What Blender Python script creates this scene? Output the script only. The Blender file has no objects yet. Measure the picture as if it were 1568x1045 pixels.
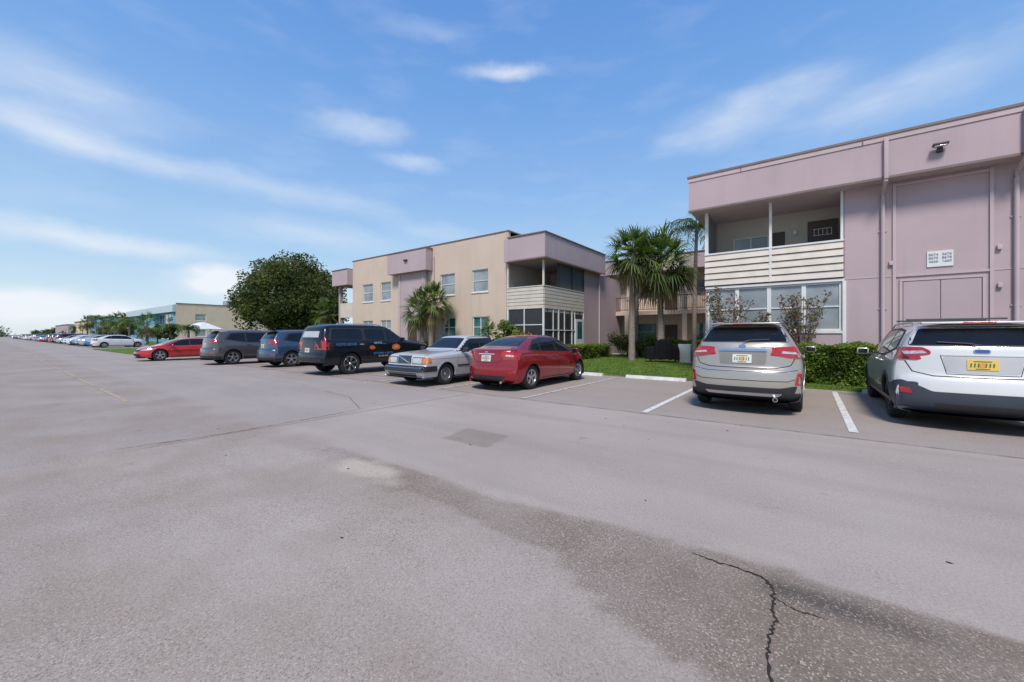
import bpy, bmesh, math, random
import numpy as np
from mathutils import Vector, Matrix, noise
from mathutils.bvhtree import BVHTree
from mathutils.geometry import delaunay_2d_cdt
R = random.Random(7)
RN = np.random.default_rng(5)
rad = math.radians
scene = bpy.context.scene
COL = scene.collection

# ------------------------------------------------------------------ materials
_M = {}
def M(name, col, rough=.6, metal=0., coat=0., var=.10, scale=2.5, bump=0., bscale=60., spec=.5, stretch=None, emit=0.):
    if name in _M: return _M[name]
    m = bpy.data.materials.new(name); m.use_nodes = True
    nt = m.node_tree; N = nt.nodes; L = nt.links
    b = N['Principled BSDF']
    b.inputs['Roughness'].default_value = rough
    b.inputs['Metallic'].default_value = metal
    b.inputs['Coat Weight'].default_value = coat
    b.inputs['Coat Roughness'].default_value = .04
    b.inputs['Specular IOR Level'].default_value = spec
    tc = N.new('ShaderNodeTexCoord')
    src = tc.outputs['Object']
    if stretch:
        mp = N.new('ShaderNodeMapping'); mp.inputs['Scale'].default_value = stretch
        L.new(src, mp.inputs[0]); src = mp.outputs[0]
    n = N.new('ShaderNodeTexNoise'); n.inputs['Scale'].default_value = scale; n.inputs['Detail'].default_value = 4
    L.new(src, n.inputs['Vector'])
    mr = N.new('ShaderNodeMapRange'); mr.inputs['From Min'].default_value = .3; mr.inputs['From Max'].default_value = .7
    L.new(n.outputs['Fac'], mr.inputs['Value'])
    mx = N.new('ShaderNodeMix'); mx.data_type = 'RGBA'
    mx.inputs[6].default_value = (*[max(0, c*(1-var)) for c in col], 1)
    mx.inputs[7].default_value = (*[min(1, c*(1+var)) for c in col], 1)
    L.new(mr.outputs[0], mx.inputs[0]); L.new(mx.outputs[2], b.inputs['Base Color'])
    if bump > 0:
        n2 = N.new('ShaderNodeTexNoise'); n2.inputs['Scale'].default_value = bscale; n2.inputs['Detail'].default_value = 3
        L.new(tc.outputs['Object'], n2.inputs['Vector'])
        bp = N.new('ShaderNodeBump'); bp.inputs['Strength'].default_value = bump; bp.inputs['Distance'].default_value = .02
        L.new(n2.outputs['Fac'], bp.inputs['Height']); L.new(bp.outputs[0], b.inputs['Normal'])
    _M[name] = m
    return m

def leafmat(name, col, var=.35):
    if name in _M: return _M[name]
    m = M(name, col, rough=.55, var=var, scale=1.5, spec=.3)
    nt = m.node_tree; N = nt.nodes; L = nt.links
    b = N['Principled BSDF']; out = [x for x in N if x.type == 'OUTPUT_MATERIAL'][0]
    t = N.new('ShaderNodeBsdfTranslucent'); t.inputs[0].default_value = (col[0]*1.6, col[1]*1.7, col[2]*.8, 1)
    ms = N.new('ShaderNodeMixShader'); ms.inputs[0].default_value = .28
    L.new(b.outputs[0], ms.inputs[1]); L.new(t.outputs[0], ms.inputs[2]); L.new(ms.outputs[0], out.inputs[0])
    return m

def blindglass(name, c1, c2, scale=9.):
    if name in _M: return _M[name]
    m = bpy.data.materials.new(name); m.use_nodes = True
    nt = m.node_tree; N = nt.nodes; L = nt.links; b = N['Principled BSDF']
    tc = N.new('ShaderNodeTexCoord')
    w = N.new('ShaderNodeTexWave'); w.bands_direction = 'Z'; w.inputs['Scale'].default_value = scale; w.inputs['Distortion'].default_value = .15
    L.new(tc.outputs['Object'], w.inputs[0])
    n = N.new('ShaderNodeTexNoise'); n.inputs['Scale'].default_value = .9
    L.new(tc.outputs['Object'], n.inputs[0])
    mr = N.new('ShaderNodeMapRange'); mr.inputs[1].default_value=.35; mr.inputs[2].default_value=.65; L.new(n.outputs['Fac'], mr.inputs[0])
    mu = N.new('ShaderNodeMath'); mu.operation = 'MULTIPLY'; L.new(w.outputs['Fac'], mu.inputs[0]); L.new(mr.outputs[0], mu.inputs[1])
    mx = N.new('ShaderNodeMix'); mx.data_type = 'RGBA'; mx.inputs[6].default_value = (*c1, 1); mx.inputs[7].default_value = (*c2, 1)
    L.new(mu.outputs[0], mx.inputs[0]); L.new(mx.outputs[2], b.inputs['Base Color'])
    b.inputs['Roughness'].default_value = .4; b.inputs['Coat Weight'].default_value = 1; b.inputs['Coat Roughness'].default_value = .02
    _M[name] = m; return m

def stucco(name, col):
    """painted stucco: blotches, faint vertical weathering streaks and fine bump"""
    if name in _M: return _M[name]
    m = M(name, col, rough=.85, var=.045, scale=.7, bump=.25, bscale=55, spec=.2)
    nt = m.node_tree; N = nt.nodes; L = nt.links; b = N['Principled BSDF']
    src = b.inputs['Base Color'].links[0].from_socket
    tc = N.new('ShaderNodeTexCoord'); mp = N.new('ShaderNodeMapping'); mp.inputs['Scale'].default_value = (1.6, 1.6, .16)
    L.new(tc.outputs['Object'], mp.inputs[0])
    n = N.new('ShaderNodeTexNoise'); n.inputs['Scale'].default_value = 1.6; n.inputs['Detail'].default_value = 5; L.new(mp.outputs[0], n.inputs[0])
    mr = N.new('ShaderNodeMapRange'); mr.inputs['From Min'].default_value = .52; mr.inputs['From Max'].default_value = .85; mr.inputs['To Max'].default_value = .24
    L.new(n.outputs['Fac'], mr.inputs[0])
    mx = N.new('ShaderNodeMix'); mx.data_type = 'RGBA'; mx.inputs[7].default_value = (*[c*.6 for c in col], 1)
    L.new(mr.outputs[0], mx.inputs[0]); L.new(src, mx.inputs[6]); L.new(mx.outputs[2], b.inputs['Base Color'])
    return m

PINK = stucco('pink_stucco', (.47, .368, .380))
PINKL = stucco('pink_trim', (.53, .42, .42))
BEIGE = stucco('beige_stucco', (.61, .485, .39))
COPING = M('coping_brown', (.20, .15, .13), rough=.7)
WHITE = M('white_frame', (.70, .70, .68), rough=.5, var=.06)
SLAT = M('slat_cream', (.63, .56, .48), rough=.6, var=.08)
BRONZE = M('dark_screen', (.035, .035, .038), rough=.45)
BALWALL = stucco('balcony_wall', (.52, .51, .44))
GLASSB = M('window_glass', (.03, .04, .045), rough=.06, coat=1., spec=.8)
BLIND = blindglass('window_blinds', (.17, .20, .22), (.48, .50, .50))
TEAL = M('teal_glass', (.03, .13, .13), rough=.08, coat=1)
ROOFM = M('roof_gravel', (.4, .38, .36), rough=.95)
DOORB = M('door_brown', (.07, .045, .035), rough=.5)
CONC = M('concrete', (.42, .40, .37), rough=.9, bump=.3, var=.15)

# ------------------------------------------------------------------ object builder
class Obj:
    def __init__(s, name, loc=(0,0,0), rot=0.):
        s.name=name; s.loc=loc; s.rot=rot; s.parts={}; s.smooth=set()
    def add(s, part, mat, V, F, smooth=False):
        p = s.parts.setdefault(part, dict(v=[], f=[], m=[], mats=[]))
        if mat not in p['mats']: p['mats'].append(mat)
        mi = p['mats'].index(mat); o = len(p['v'])
        p['v'].extend([tuple(v) for v in V]); p['f'].extend([tuple(i+o for i in f) for f in F]); p['m'].extend([mi]*len(F))
        if smooth: s.smooth.add(part)
    def box(s, part, mat, x0,x1,y0,y1,z0,z1):
        V=[(x,y,z) for x in (x0,x1) for y in (y0,y1) for z in (z0,z1)]
        s.add(part, mat, V, [(0,1,3,2),(4,6,7,5),(0,4,5,1),(2,3,7,6),(0,2,6,4),(1,5,7,3)])
    def rbox(s, part, mat, c, size, r=.02, seg=3, rot=None):
        bm=bmesh.new(); bmesh.ops.create_cube(bm,size=1)
        for v in bm.verts: v.co=Vector((v.co.x*size[0],v.co.y*size[1],v.co.z*size[2]))
        bmesh.ops.bevel(bm,geom=bm.edges[:],offset=r,segments=seg,profile=.5,affect='EDGES')
        bm.verts.index_update()
        V=[v.co.copy() for v in bm.verts]
        if rot is not None: V=[rot@v for v in V]
        V=[(v.x+c[0],v.y+c[1],v.z+c[2]) for v in V]
        F=[[v.index for v in f.verts] for f in bm.faces]; bm.free()
        s.add(part,mat,V,F,True)
    def tube(s, part, mat, pts, r, n=8):
        pts=[Vector(p) for p in pts]; V=[];F=[]
        rs = r if isinstance(r,(list,tuple)) else [r]*len(pts)
        for i,p in enumerate(pts):
            d=(pts[min(i+1,len(pts)-1)]-pts[max(i-1,0)]).normalized()
            a=Vector((1,0,0)).cross(d).normalized() if abs(d.z)>=.9 else d.cross(Vector((0,0,1))).normalized()
            b=d.cross(a)
            for k in range(n):
                t=2*math.pi*k/n; V.append(p+(a*math.cos(t)+b*math.sin(t))*rs[i])
        for i in range(len(pts)-1):
            for k in range(n):
                F.append((i*n+k,i*n+(k+1)%n,(i+1)*n+(k+1)%n,(i+1)*n+k))
        F.append(tuple(range(n))[::-1]); F.append(tuple((len(pts)-1)*n+k for k in range(n)))
        s.add(part,mat,V,F,True)
    def revolve_x(s, part, mat, prof, c, side, n=36, a0=0., a1=2*math.pi):
        V=[];F=[];full=abs(a1-a0-2*math.pi)<1e-6; m=n if full else n+1
        for (o,r) in prof:
            for k in range(m):
                t=a0+(a1-a0)*k/n; V.append((c[0]-side*o,c[1]+r*math.cos(t),c[2]+r*math.sin(t)))
        for i in range(len(prof)-1):
            for k in range(n):
                k2=(k+1)%m
                F.append((i*m+k,i*m+k2,(i+1)*m+k2,(i+1)*m+k))
        s.add(part,mat,V,F,True)
    def wall(s, part, mat, o, u, n, length, z0, z1, openings=(), depth=.12):
        us=sorted({0,length,*[a for q in openings for a in q[:2]]}); zs=sorted({z0,z1,*[a for q in openings for a in q[2:4]]})
        P=lambda a,z,d=0:(o[0]+u[0]*a-n[0]*d,o[1]+u[1]*a-n[1]*d,z)
        V=[];F=[]
        def quad(*q):
            k=len(V); V.extend(q); F.append((k,k+1,k+2,k+3))
        for i in range(len(us)-1):
            for j in range(len(zs)-1):
                cu=(us[i]+us[i+1])/2; cz=(zs[j]+zs[j+1])/2
                if any(q[0]<cu<q[1] and q[2]<cz<q[3] for q in openings): continue
                quad(P(us[i],zs[j]),P(us[i+1],zs[j]),P(us[i+1],zs[j+1]),P(us[i],zs[j+1]))
        for q in openings:
            a,b,c,d=q[:4]
            for (p1,p2) in (((a,c),(b,c)),((b,c),(b,d)),((b,d),(a,d)),((a,d),(a,c))):
                quad(P(*p1),P(*p2),P(*p2,depth),P(*p1,depth))
        s.add(part,mat,V,F)
    def window(s, o, u, n, a, b, c, d, glass, frame=WHITE, depth=.08, mull=0, rail=True, fw=.05, sill=True):
        P=lambda t,z,dd:(o[0]+u[0]*t-n[0]*dd,o[1]+u[1]*t-n[1]*dd,z)
        s.add('window_glass',glass,[P(a,c,depth),P(b,c,depth),P(b,d,depth),P(a,d,depth)],[(0,1,2,3)])
        def bar(a0,a1,c0,c1,d0=depth-.04,d1=depth+.01):
            V=[P(t,z,dd) for t in (a0,a1) for dd in (d0,d1) for z in (c0,c1)]
            s.add('window_frames',frame,V,[(0,1,3,2),(4,6,7,5),(0,4,5,1),(2,3,7,6),(0,2,6,4),(1,5,7,3)])
        bar(a,b,c,c+fw); bar(a,b,d-fw,d); bar(a,a+fw,c+fw,d-fw); bar(b-fw,b,c+fw,d-fw)
        if rail: bar(a+fw,b-fw,(c+d)/2-.02,(c+d)/2+.02,depth-.035)
        for k in range(mull):
            t=a+(b-a)*(k+1)/(mull+1); bar(t-.025,t+.025,c+fw,d-fw,depth-.045)
        if sill: bar(a-.05,b+.05,c-.08,c-.003,-.05,.0)
    def finish(s):
        e=bpy.data.objects.new(s.name,None); COL.objects.link(e); e.location=s.loc; e.rotation_euler[2]=s.rot; e.empty_display_size=.3
        for pn,p in s.parts.items():
            me=bpy.data.meshes.new(pn); me.from_pydata(p['v'],[],p['f'])
            for m in p['mats']: me.materials.append(m)
            me.polygons.foreach_set('material_index',p['m'])
            if pn in s.smooth:
                bm=bmesh.new(); bm.from_mesh(me); bmesh.ops.remove_doubles(bm,verts=bm.verts,dist=1e-4)
                bmesh.ops.recalc_face_normals(bm,faces=bm.faces); bm.to_mesh(me); bm.free()
                me.shade_smooth(); me.set_sharp_from_angle(angle=rad(38))
            me.update()
            ob=bpy.data.objects.new(pn,me); COL.objects.link(ob); ob.parent=e
        return e

def clone(src,name,loc,rot):
    e=bpy.data.objects.new(name,None); COL.objects.link(e); e.location=loc; e.rotation_euler[2]=rot
    for c in src.children:
        o=bpy.data.objects.new(c.name.split('.')[0],c.data); COL.objects.link(o); o.parent=e
        o.location=c.location; o.rotation_euler=c.rotation_euler
    return e
def text(parent,name,s,loc,rot,size,mat,ext=.002):
    cu=bpy.data.curves.new(name,'FONT'); cu.body=s; cu.size=size; cu.extrude=ext; cu.align_x='CENTER'; cu.align_y='CENTER'; cu.offset=.002
    cu.materials.append(mat); o=bpy.data.objects.new(name,cu); COL.objects.link(o); o.parent=parent; o.location=loc; o.rotation_euler=rot
    return o

# ------------------------------------------------------------------ cars
RUBBER=M('tyre_rubber',(.022,.022,.023),rough=.85,bump=.2)
RIM=M('alloy_rim',(.55,.55,.56),rough=.28,metal=.85,var=.04)
RIMD=M('dark_rim',(.03,.03,.032),rough=.5)
BLACKP=M('black_plastic',(.024,.025,.027),rough=.55)
CLAD=M('grey_cladding',(.045,.055,.072),rough=.5)
CGLASS=M('car_glass',(.008,.010,.012),rough=.03,coat=0.,spec=.5,var=.2)
CHROME=M('chrome',(.75,.75,.76),rough=.12,metal=1.,var=.02)
REDL=M('tail_lens_red',(.42,.012,.012),rough=.12,coat=1.,var=.25,scale=18)
CLEARL=M('lens_clear',(.55,.55,.56),rough=.1,coat=1.,metal=.3,var=.25,scale=25)
AMBER=M('lens_amber',(.65,.20,.02),rough=.15,coat=1.)
PLATE=M('plate_white',(.68,.68,.60),rough=.4,coat=.4)
PLATEG=M('plate_ink',(.03,.14,.07),rough=.5)
PLATEO=M('plate_orange',(.80,.28,.03),rough=.4)
PLATEY=M('plate_yellow',(.74,.50,.10),rough=.4)
UNDER=M('underbody',(.012,.012,.012),rough=.9)
def paint(n,c,metal=.0,rough=.32,coat=1.):
    return M('paint_'+n,c,rough=rough,metal=metal,coat=coat,var=.05,scale=1.2)

def chaikin(P,it):
    for _ in range(it):
        Q=[P[0]]
        for a,b in zip(P[:-1],P[1:]):
            Q.append(tuple(.75*x+.25*y for x,y in zip(a,b))); Q.append(tuple(.25*x+.75*y for x,y in zip(a,b)))
        Q.append(P[-1]); P=Q
    return P
def resamp(P,h):
    Q=[P[0]]
    for a,b in zip(P[:-1],P[1:]):
        d=math.dist(a,b); k=max(1,int(math.ceil(d/h)))
        for i in range(1,k+1): Q.append(tuple(x+(y-x)*i/k for x,y in zip(a,b)))
    return Q
def inpoly(p,P):
    c=False;n=len(P)
    for i in range(n):
        a=P[i];b=P[i-1]
        if (a[1]>p[1])!=(b[1]>p[1]) and p[0]<(b[0]-a[0])*(p[1]-a[1])/(b[1]-a[1])+a[0]: c=not c
    return c
def roundp(P,r,seg=4):
    if r<=0: return list(P)
    Q=[];n=len(P)
    for i in range(n):
        p=Vector(P[i]);a=Vector(P[i-1]);b=Vector(P[(i+1)%n])
        ra=min(r,(a-p).length*.45);rb=min(r,(b-p).length*.45)
        A=p+(a-p).normalized()*ra;B=p+(b-p).normalized()*rb
        for k in range(seg+1):
            t=k/seg; Q.append(tuple(A*(1-t)**2+p*2*t*(1-t)+B*t*t))
    return Q
def ss(x): x=max(0,min(1,x)); return x*x*(3-2*x)

class Car(Obj):
    def __init__(s,name,sp,pm,loc,rot=0.,scale=(1,1,1)):
        super().__init__(name,loc,rot); s.S=scale; s.pm=pm
        X,Y,Z=scale
        prof=[(y*Y,z*Z) for y,z in sp['prof']]; prof=resamp(chaikin(prof,sp.get('sm',2)),.055)
        belt=[(y*Y,z*Z) for y,z in sp['belt']]; plan=[(y*Y,w*X) for y,w in sp['plan']]
        zb=sp['zb']*Z; rw=sp['rw']*X; roofz=max(z for _,z in prof)
        ym=min(y for y,_ in prof); yM=max(y for y,_ in prof)
        s.plan=plan; s.zb=zb
        side=sp.get('side',[(.30,0),(.10,0),(.035,.10),(.012,.28),(0,.5),(.004,.72),(.03,.92),(.065,1.)])
        V=[];n=None
        for y,top in prof:
            w=float(np.interp(y,[p[0] for p in plan],[p[1] for p in plan])); bz=float(np.interp(y,[p[0] for p in belt],[p[1] for p in belt]))
            top=max(top,zb+.01); be=min(bz,zb+(top-zb)*.94); g=top-be
            f=max(0,min(1,g/(roofz-bz))); rwe=(w-.15)*(1-f)+rw*f; xe=w-.075
            P=[(0,zb)]+[(w-i,zb+(be-zb)*q) for i,q in side]
            bow=.022*f
            P+=[(xe+(rwe-xe)*.35+bow,be+g*.30),(xe+(rwe-xe)*.7+bow,be+g*.6),(rwe+.005,be+g*.86),(rwe-.06,be+g*.955),(rwe*.62,be+g*.992),(0,top)]
            P=chaikin(P,2); n=len(P)
            kr=1-ss((y-ym)/.75); kf=1-ss((yM-y)/.85)
            row=[]
            for x,z in P:
                q=abs(x/w)**3
                row.append((x,y+sp['rb']*kr*q-sp['fb']*kf*q,z))
            V.append(row)
        ns=len(V); verts=[];faces=[]
        full=[]
        for row in V:
            full.append(row+[(-x,y,z) for x,y,z in row[-2:0:-1]])
        m=len(full[0])
        for row in full: verts+=row
        for i in range(ns-1):
            for k in range(m):
                faces.append((i*m+k,i*m+(k+1)%m,(i+1)*m+(k+1)%m,(i+1)*m+k))
        s.bvh=BVHTree.FromPolygons([Vector(v) for v in verts],faces)
        wl=sp['wheels']; Rw=sp['R']; Ra=Rw+sp.get('gap',.05); s.Ra=Ra; s.Rw=Rw
        W=lambda y: float(np.interp(y,[p[0] for p in plan],[p[1] for p in plan]))
        s.W=W
        keep=[]; vs=[list(v) for v in verts]; ins=[0]*len(vs)
        for i,v in enumerate(verts):
            for wy in wl:
                wy*=Y
                if (v[1]-wy)**2+(v[2]-Rw)**2<Ra*Ra and abs(v[0])>W(wy)-.33: ins[i]=1
        for f in faces:
            if all(ins[i] for i in f): continue
            keep.append(f)
        for i,v in enumerate(verts):
            if ins[i] and abs(v[0])>W(v[1])-.22:
                for wy in wl:
                    wy*=Y; dy=v[1]-wy; dz=v[2]-Rw; r=math.hypot(dy,dz)
                    if r<Ra and r>1e-3: vs[i][1]=wy+dy*Ra/r; vs[i][2]=Rw+dz*Ra/r
        cz=sp.get('clad',0)*Z
        up=[];lo=[];bo=[]
        for f in keep:
            c=sum(vs[i][2] for i in f)/4
            if c<zb+.012: bo.append(f)
            elif c<cz: lo.append(f)
            else: up.append(f)
        s.add('body',pm,vs,up,True)
        p=s.parts['body']
        for mat,fs in ((sp.get('cladmat',BLACKP),lo),(UNDER,bo)):
            if mat not in p['mats']: p['mats'].append(mat)
            mi=p['mats'].index(mat); p['f'].extend(fs); p['m'].extend([mi]*len(fs))
        for wy in wl:
            wy*=Y; w=W(wy)
            for sg in (1,-1):
                a=math.asin(max(-1,min(1,(zb-.02-Rw)/Ra)))
                s.revolve_x('wheel_wells',UNDER,[(.03,Ra),(.34,Ra),(.345,.02)],(sg*w,wy,Rw),sg,24,a,math.pi-a)
                s.wheel(sg*(w-sp.get('win',.035)),wy,Rw,sg,sp)
            lip=sp.get('lip',.035); a=math.asin(max(-1,min(1,(zb+.03-Rw)/Ra)))
            arc=[a+(math.pi-2*a)*k/28 for k in range(29)]
            poly=[(wy+(Ra+lip)*math.cos(t),Rw+(Ra+lip)*math.sin(t)) for t in arc]+[(wy+(Ra-.012)*math.cos(t),Rw+(Ra-.012)*math.sin(t)) for t in arc[::-1]]
            s.patch('s',poly,.010 if sp.get('lipmat') else .006,sp.get('lipmat',pm),part='arches',raw=True,rnd=0,skirt=.03,mirror=True)
    def wheel(s,cx,cy,Rr,side,sp):
        rr=Rr*sp.get('rimr',.66); c=(cx,cy,Rr); w=sp.get('tw',.225)
        s.revolve_x('tyres',RUBBER,[(.03,rr-.004),(.012,rr+.012),(.0,rr+(Rr-rr)*.45),(.008,Rr-.03),(.03,Rr-.006),(w/2,Rr),(w-.03,Rr-.006),(w-.005,Rr-.04),(w,rr)],c,side,40)
        rm=sp.get('rimmat',RIM)
        s.revolve_x('rims',rm,[(.026,rr),(.016,rr-.008),(.018,rr-.02),(.045,rr-.03),(.13,rr-.04)],c,side,40)
        s.revolve_x('rims',RIMD,[(.115,rr-.03),(.12,.0)],c,side,30)
        s.revolve_x('rims',rm,[(.022,0),(.022,.028),(.030,.034),(.034,.06),(.07,.07),(.11,.07)],c,side,20)
        n=sp.get('spokes',5); V=[];F=[]
        tw=sp.get('twin',True)
        for k in range(n):
            for off in ((-.12,.12) if tw else (0,)):
                t=2*math.pi*k/n+.3+off*(5/n); wd=.016 if tw else .034
                er=Vector((0,math.cos(t),math.sin(t))); et=Vector((0,-math.sin(t),math.cos(t)))
                b=len(V)
                for (r,ww,dep) in ((.05,wd*1.1,.03),(rr-.025,wd*1.35,.028)):
                    for q,dd in ((-1,0),(1,0),(1,.05),(-1,.05)):
                        p=er*r+et*(q*ww); V.append((cx-side*(dep+dd),cy+p.y,Rr+p.z))
                for a in range(4): F.append((b+a,b+(a+1)%4,b+4+(a+1)%4,b+4+a))
        s.add('rims',rm,V,F,True)
    def cast(s,view,p,sg,off):
        if view=='s': o=Vector((sg*3,p[0],p[1]));d=Vector((-sg,0,0))
        elif view=='r': o=Vector((sg*p[0],-9,p[1]));d=Vector((0,1,0))
        elif view=='f': o=Vector((sg*p[0],9,p[1]));d=Vector((0,-1,0))
        else: o=Vector((sg*p[0],p[1],5));d=Vector((0,0,-1))
        h,nm,_,_=s.bvh.ray_cast(o,d)
        if h is None: return None
        if nm.dot(d)>0: nm=-nm
        nm=(nm*.5-d*.5).normalized() if nm.dot(-d)>.3 else -d
        return h+nm*off
    def patch(s,view,poly,off,mat,part='trim',rnd=.02,grid=.07,skirt=.0,mirror=False,raw=False,only=None):
        X,Y,Z=s.S
        if not raw:
            k={'s':(Y,Z),'r':(X,Z),'f':(X,Z),'t':(X,Y)}[view]; poly=[(a*k[0],b*k[1]) for a,b in poly]
        P=roundp(poly,rnd)
        A=sum(P[i-1][0]*P[i][1]-P[i][0]*P[i-1][1] for i in range(len(P)))
        if A<0: P=P[::-1]
        B=resamp(P+[P[0]],grid)[:-1]
        xs=[p[0] for p in B]; ys=[p[1] for p in B]
        pts=[Vector(p) for p in B]
        gx=np.arange(min(xs)+grid*.5,max(xs),grid); gy=np.arange(min(ys)+grid*.5,max(ys),grid)
        for a in gx:
            for b in gy:
                if inpoly((a,b),B): pts.append(Vector((a,b)))
        r=delaunay_2d_cdt(pts,[],[list(range(len(B)))],1,1e-5)
        v2,fs=r[0],r[2]
        for sg in ((1,-1) if mirror else ((only,) if only else (1,))):
            V=[s.cast(view,p,sg,off) for p in v2]
            F=[f for f in fs if all(V[i] is not None for i in f)]
            if not F: continue
            V=[v if v is not None else Vector((0,0,.5)) for v in V]
            if skirt>0:
                cnt={}
                for f in F:
                    for i in range(len(f)):
                        e=(f[i],f[(i+1)%len(f)]); key=tuple(sorted(e)); cnt.setdefault(key,[]).append(e)
                mp={}
                for key,es in cnt.items():
                    if len(es)==1:
                        a,b=es[0]
                        for q in (a,b):
                            if q not in mp:
                                w=s.cast(view,v2[q],sg,off-skirt); mp[q]=len(V); V.append(w)
                        F.append((b,a,mp[a],mp[b]))
            s.add(part,mat,V,F,True)
    def line(s,view,pts,w=.009,mat=UNDER,off=.0025,mirror=True,only=None):
        L=[];Rr=[]
        P=[Vector(p) for p in pts]
        for i,p in enumerate(P):
            d=(P[min(i+1,len(P)-1)]-P[max(i-1,0)]).normalized(); nn=Vector((-d.y,d.x))*w/2
            L.append(tuple(p+nn)); Rr.append(tuple(p-nn))
        s.patch(view,L+Rr[::-1],off,mat,'seams',rnd=0,mirror=mirror,only=only,grid=.1)
    def plate(s,view,z,x=0.,base=PLATE,mid=PLATEO,off=.012,w=.155,h=.078):
        s.patch(view,[(x-w,z-h),(x+w,z-h),(x+w,z+h),(x-w,z+h)],off,base,'license_plate',rnd=.01,skirt=.012)
        s.patch(view,[(x-.030,z-.04),(x+.025,z-.04),(x+.035,z+.035),(x-.025,z+.035)],off+.003,mid,'license_plate',rnd=.02)
        for k in range(7):
            if k==3: continue
            a=x-.125+.037*k
            s.patch(view,[(a,z-.032),(a+.014,z-.032),(a+.020,z+.026),(a+.006,z+.026)],off+.006,PLATEG,'license_plate',rnd=0)
        s.patch(view,[(x-.09,z+.047),(x+.09,z+.047),(x+.09,z+.058),(x-.09,z+.058)],off+.004,PLATEG,'license_plate',rnd=0)
        s.patch(view,[(x-.07,z-.064),(x+.07,z-.064),(x+.07,z-.054),(x-.07,z-.054)],off+.004,PLATEG,'license_plate',rnd=0)
    def mirror(s,y,z,mat,cap=None):
        X,Y,Z=s.S; y*=Y; z*=Z
        for sg in (1,-1):
            w=s.W(y)
            s.rbox('door_mirrors',mat,(sg*(w+.10),y,z+.02),(.20,.10,.14),.035)
            s.rbox('door_mirrors',BLACKP,(sg*(w-.0),y+.02,z-.045),(.14,.05,.04),.012)
            s.rbox('door_mirrors',CGLASS,(sg*(w+.10),y-.05,z+.02),(.16,.012,.10),.004)
    def handles(s,ys,z,mat,l=.17):
        for y in ys:
            s.patch('s',[(y-l/2,z-.014),(y+l/2,z-.014),(y+l/2,z+.014),(y-l/2,z+.014)],.03,mat,'door_handles',rnd=.012,skirt=.03,mirror=True)
    def rails(s,y0,y1,xr,mat,lift=.05,r=.016):
        X,Y,Z=s.S
        for sg in (1,-1):
            pts=[]
            for k in range(11):
                y=(y0+(y1-y0)*k/10)*Y; h=s.cast('t',(xr*X,y),sg,0)
                l=lift if 0<k<10 else .0
                pts.append((sg*xr*X,y,h.z+l))
            s.tube('roof_rails',mat,pts,r,8)

SUV=dict(L=4.68,zb=.25,rw=.60,rb=.26,fb=.35,R=.36,wheels=(-1.36,1.36),clad=.44,
 prof=[(-2.22,.27),(-2.31,.34),(-2.35,.48),(-2.345,.68),(-2.32,.80),(-2.25,.85),(-2.235,1.0),(-2.20,1.22),(-2.13,1.32),(-2.0,1.48),(-1.90,1.60),(-1.80,1.66),(-1.5,1.695),(-.9,1.715),(-.2,1.715),(.35,1.675),(.75,1.52),(1.20,1.20),(1.35,1.12),(1.8,1.07),(2.1,.98),(2.27,.82),(2.33,.6),(2.31,.4),(2.2,.27)],
 belt=[(-2.4,1.12),(-1.8,1.13),(0,1.05),(1.3,.99),(2.0,.87),(2.4,.7)],
 plan=[(-2.4,.88),(-2.15,.925),(-1.6,.94),(1.2,.94),(1.9,.91),(2.4,.80)])
SEDAN=dict(zb=.20,rw=.54,rb=.28,fb=.40,R=.325,wheels=(-1.32,1.36),clad=0,
 prof=[(-2.13,.22),(-2.22,.28),(-2.265,.42),(-2.265,.60),(-2.23,.70),(-2.20,.90),(-2.19,1.03),(-2.10,1.085),(-1.85,1.105),(-1.65,1.13),(-1.25,1.30),(-.85,1.415),(-.4,1.455),(.1,1.45),(.45,1.39),(.9,1.19),(1.2,1.03),(1.35,.975),(1.8,.90),(2.1,.77),(2.22,.62),(2.26,.45),(2.2,.28),(2.1,.22)],
 belt=[(-2.3,.98),(-1.8,.99),(-1,.96),(0,.92),(1.2,.87),(1.8,.78),(2.3,.62)],
 plan=[(-2.3,.80),(-2.0,.865),(-1.4,.89),(1.2,.89),(1.9,.85),(2.3,.74)])
BOXY=dict(zb=.24,rw=.60,rb=.06,fb=.07,R=.315,wheels=(-1.32,1.42),clad=0,sm=1,rimr=.62,spokes=10,twin=False,
 prof=[(-2.3,.26),(-2.37,.32),(-2.38,.40),(-2.38,.56),(-2.34,.60),(-2.33,.95),(-2.28,1.0),(-1.55,1.03),(-1.42,1.05),(-1.0,1.35),(-.88,1.40),(-.3,1.44),(.1,1.43),(.3,1.39),(.82,1.02),(.92,.98),(1.5,.95),(2.12,.90),(2.22,.86),(2.25,.60),(2.36,.56),(2.38,.38),(2.3,.26)],
 belt=[(-2.4,.93),(.9,.90),(2.4,.82)],
 plan=[(-2.4,.86),(-1.9,.88),(1.8,.88),(2.4,.85)],
 side=[(.30,0),(.06,0),(.02,.12),(.005,.3),(0,.5),(.0,.75),(.015,.93),(.04,1.)])
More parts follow.
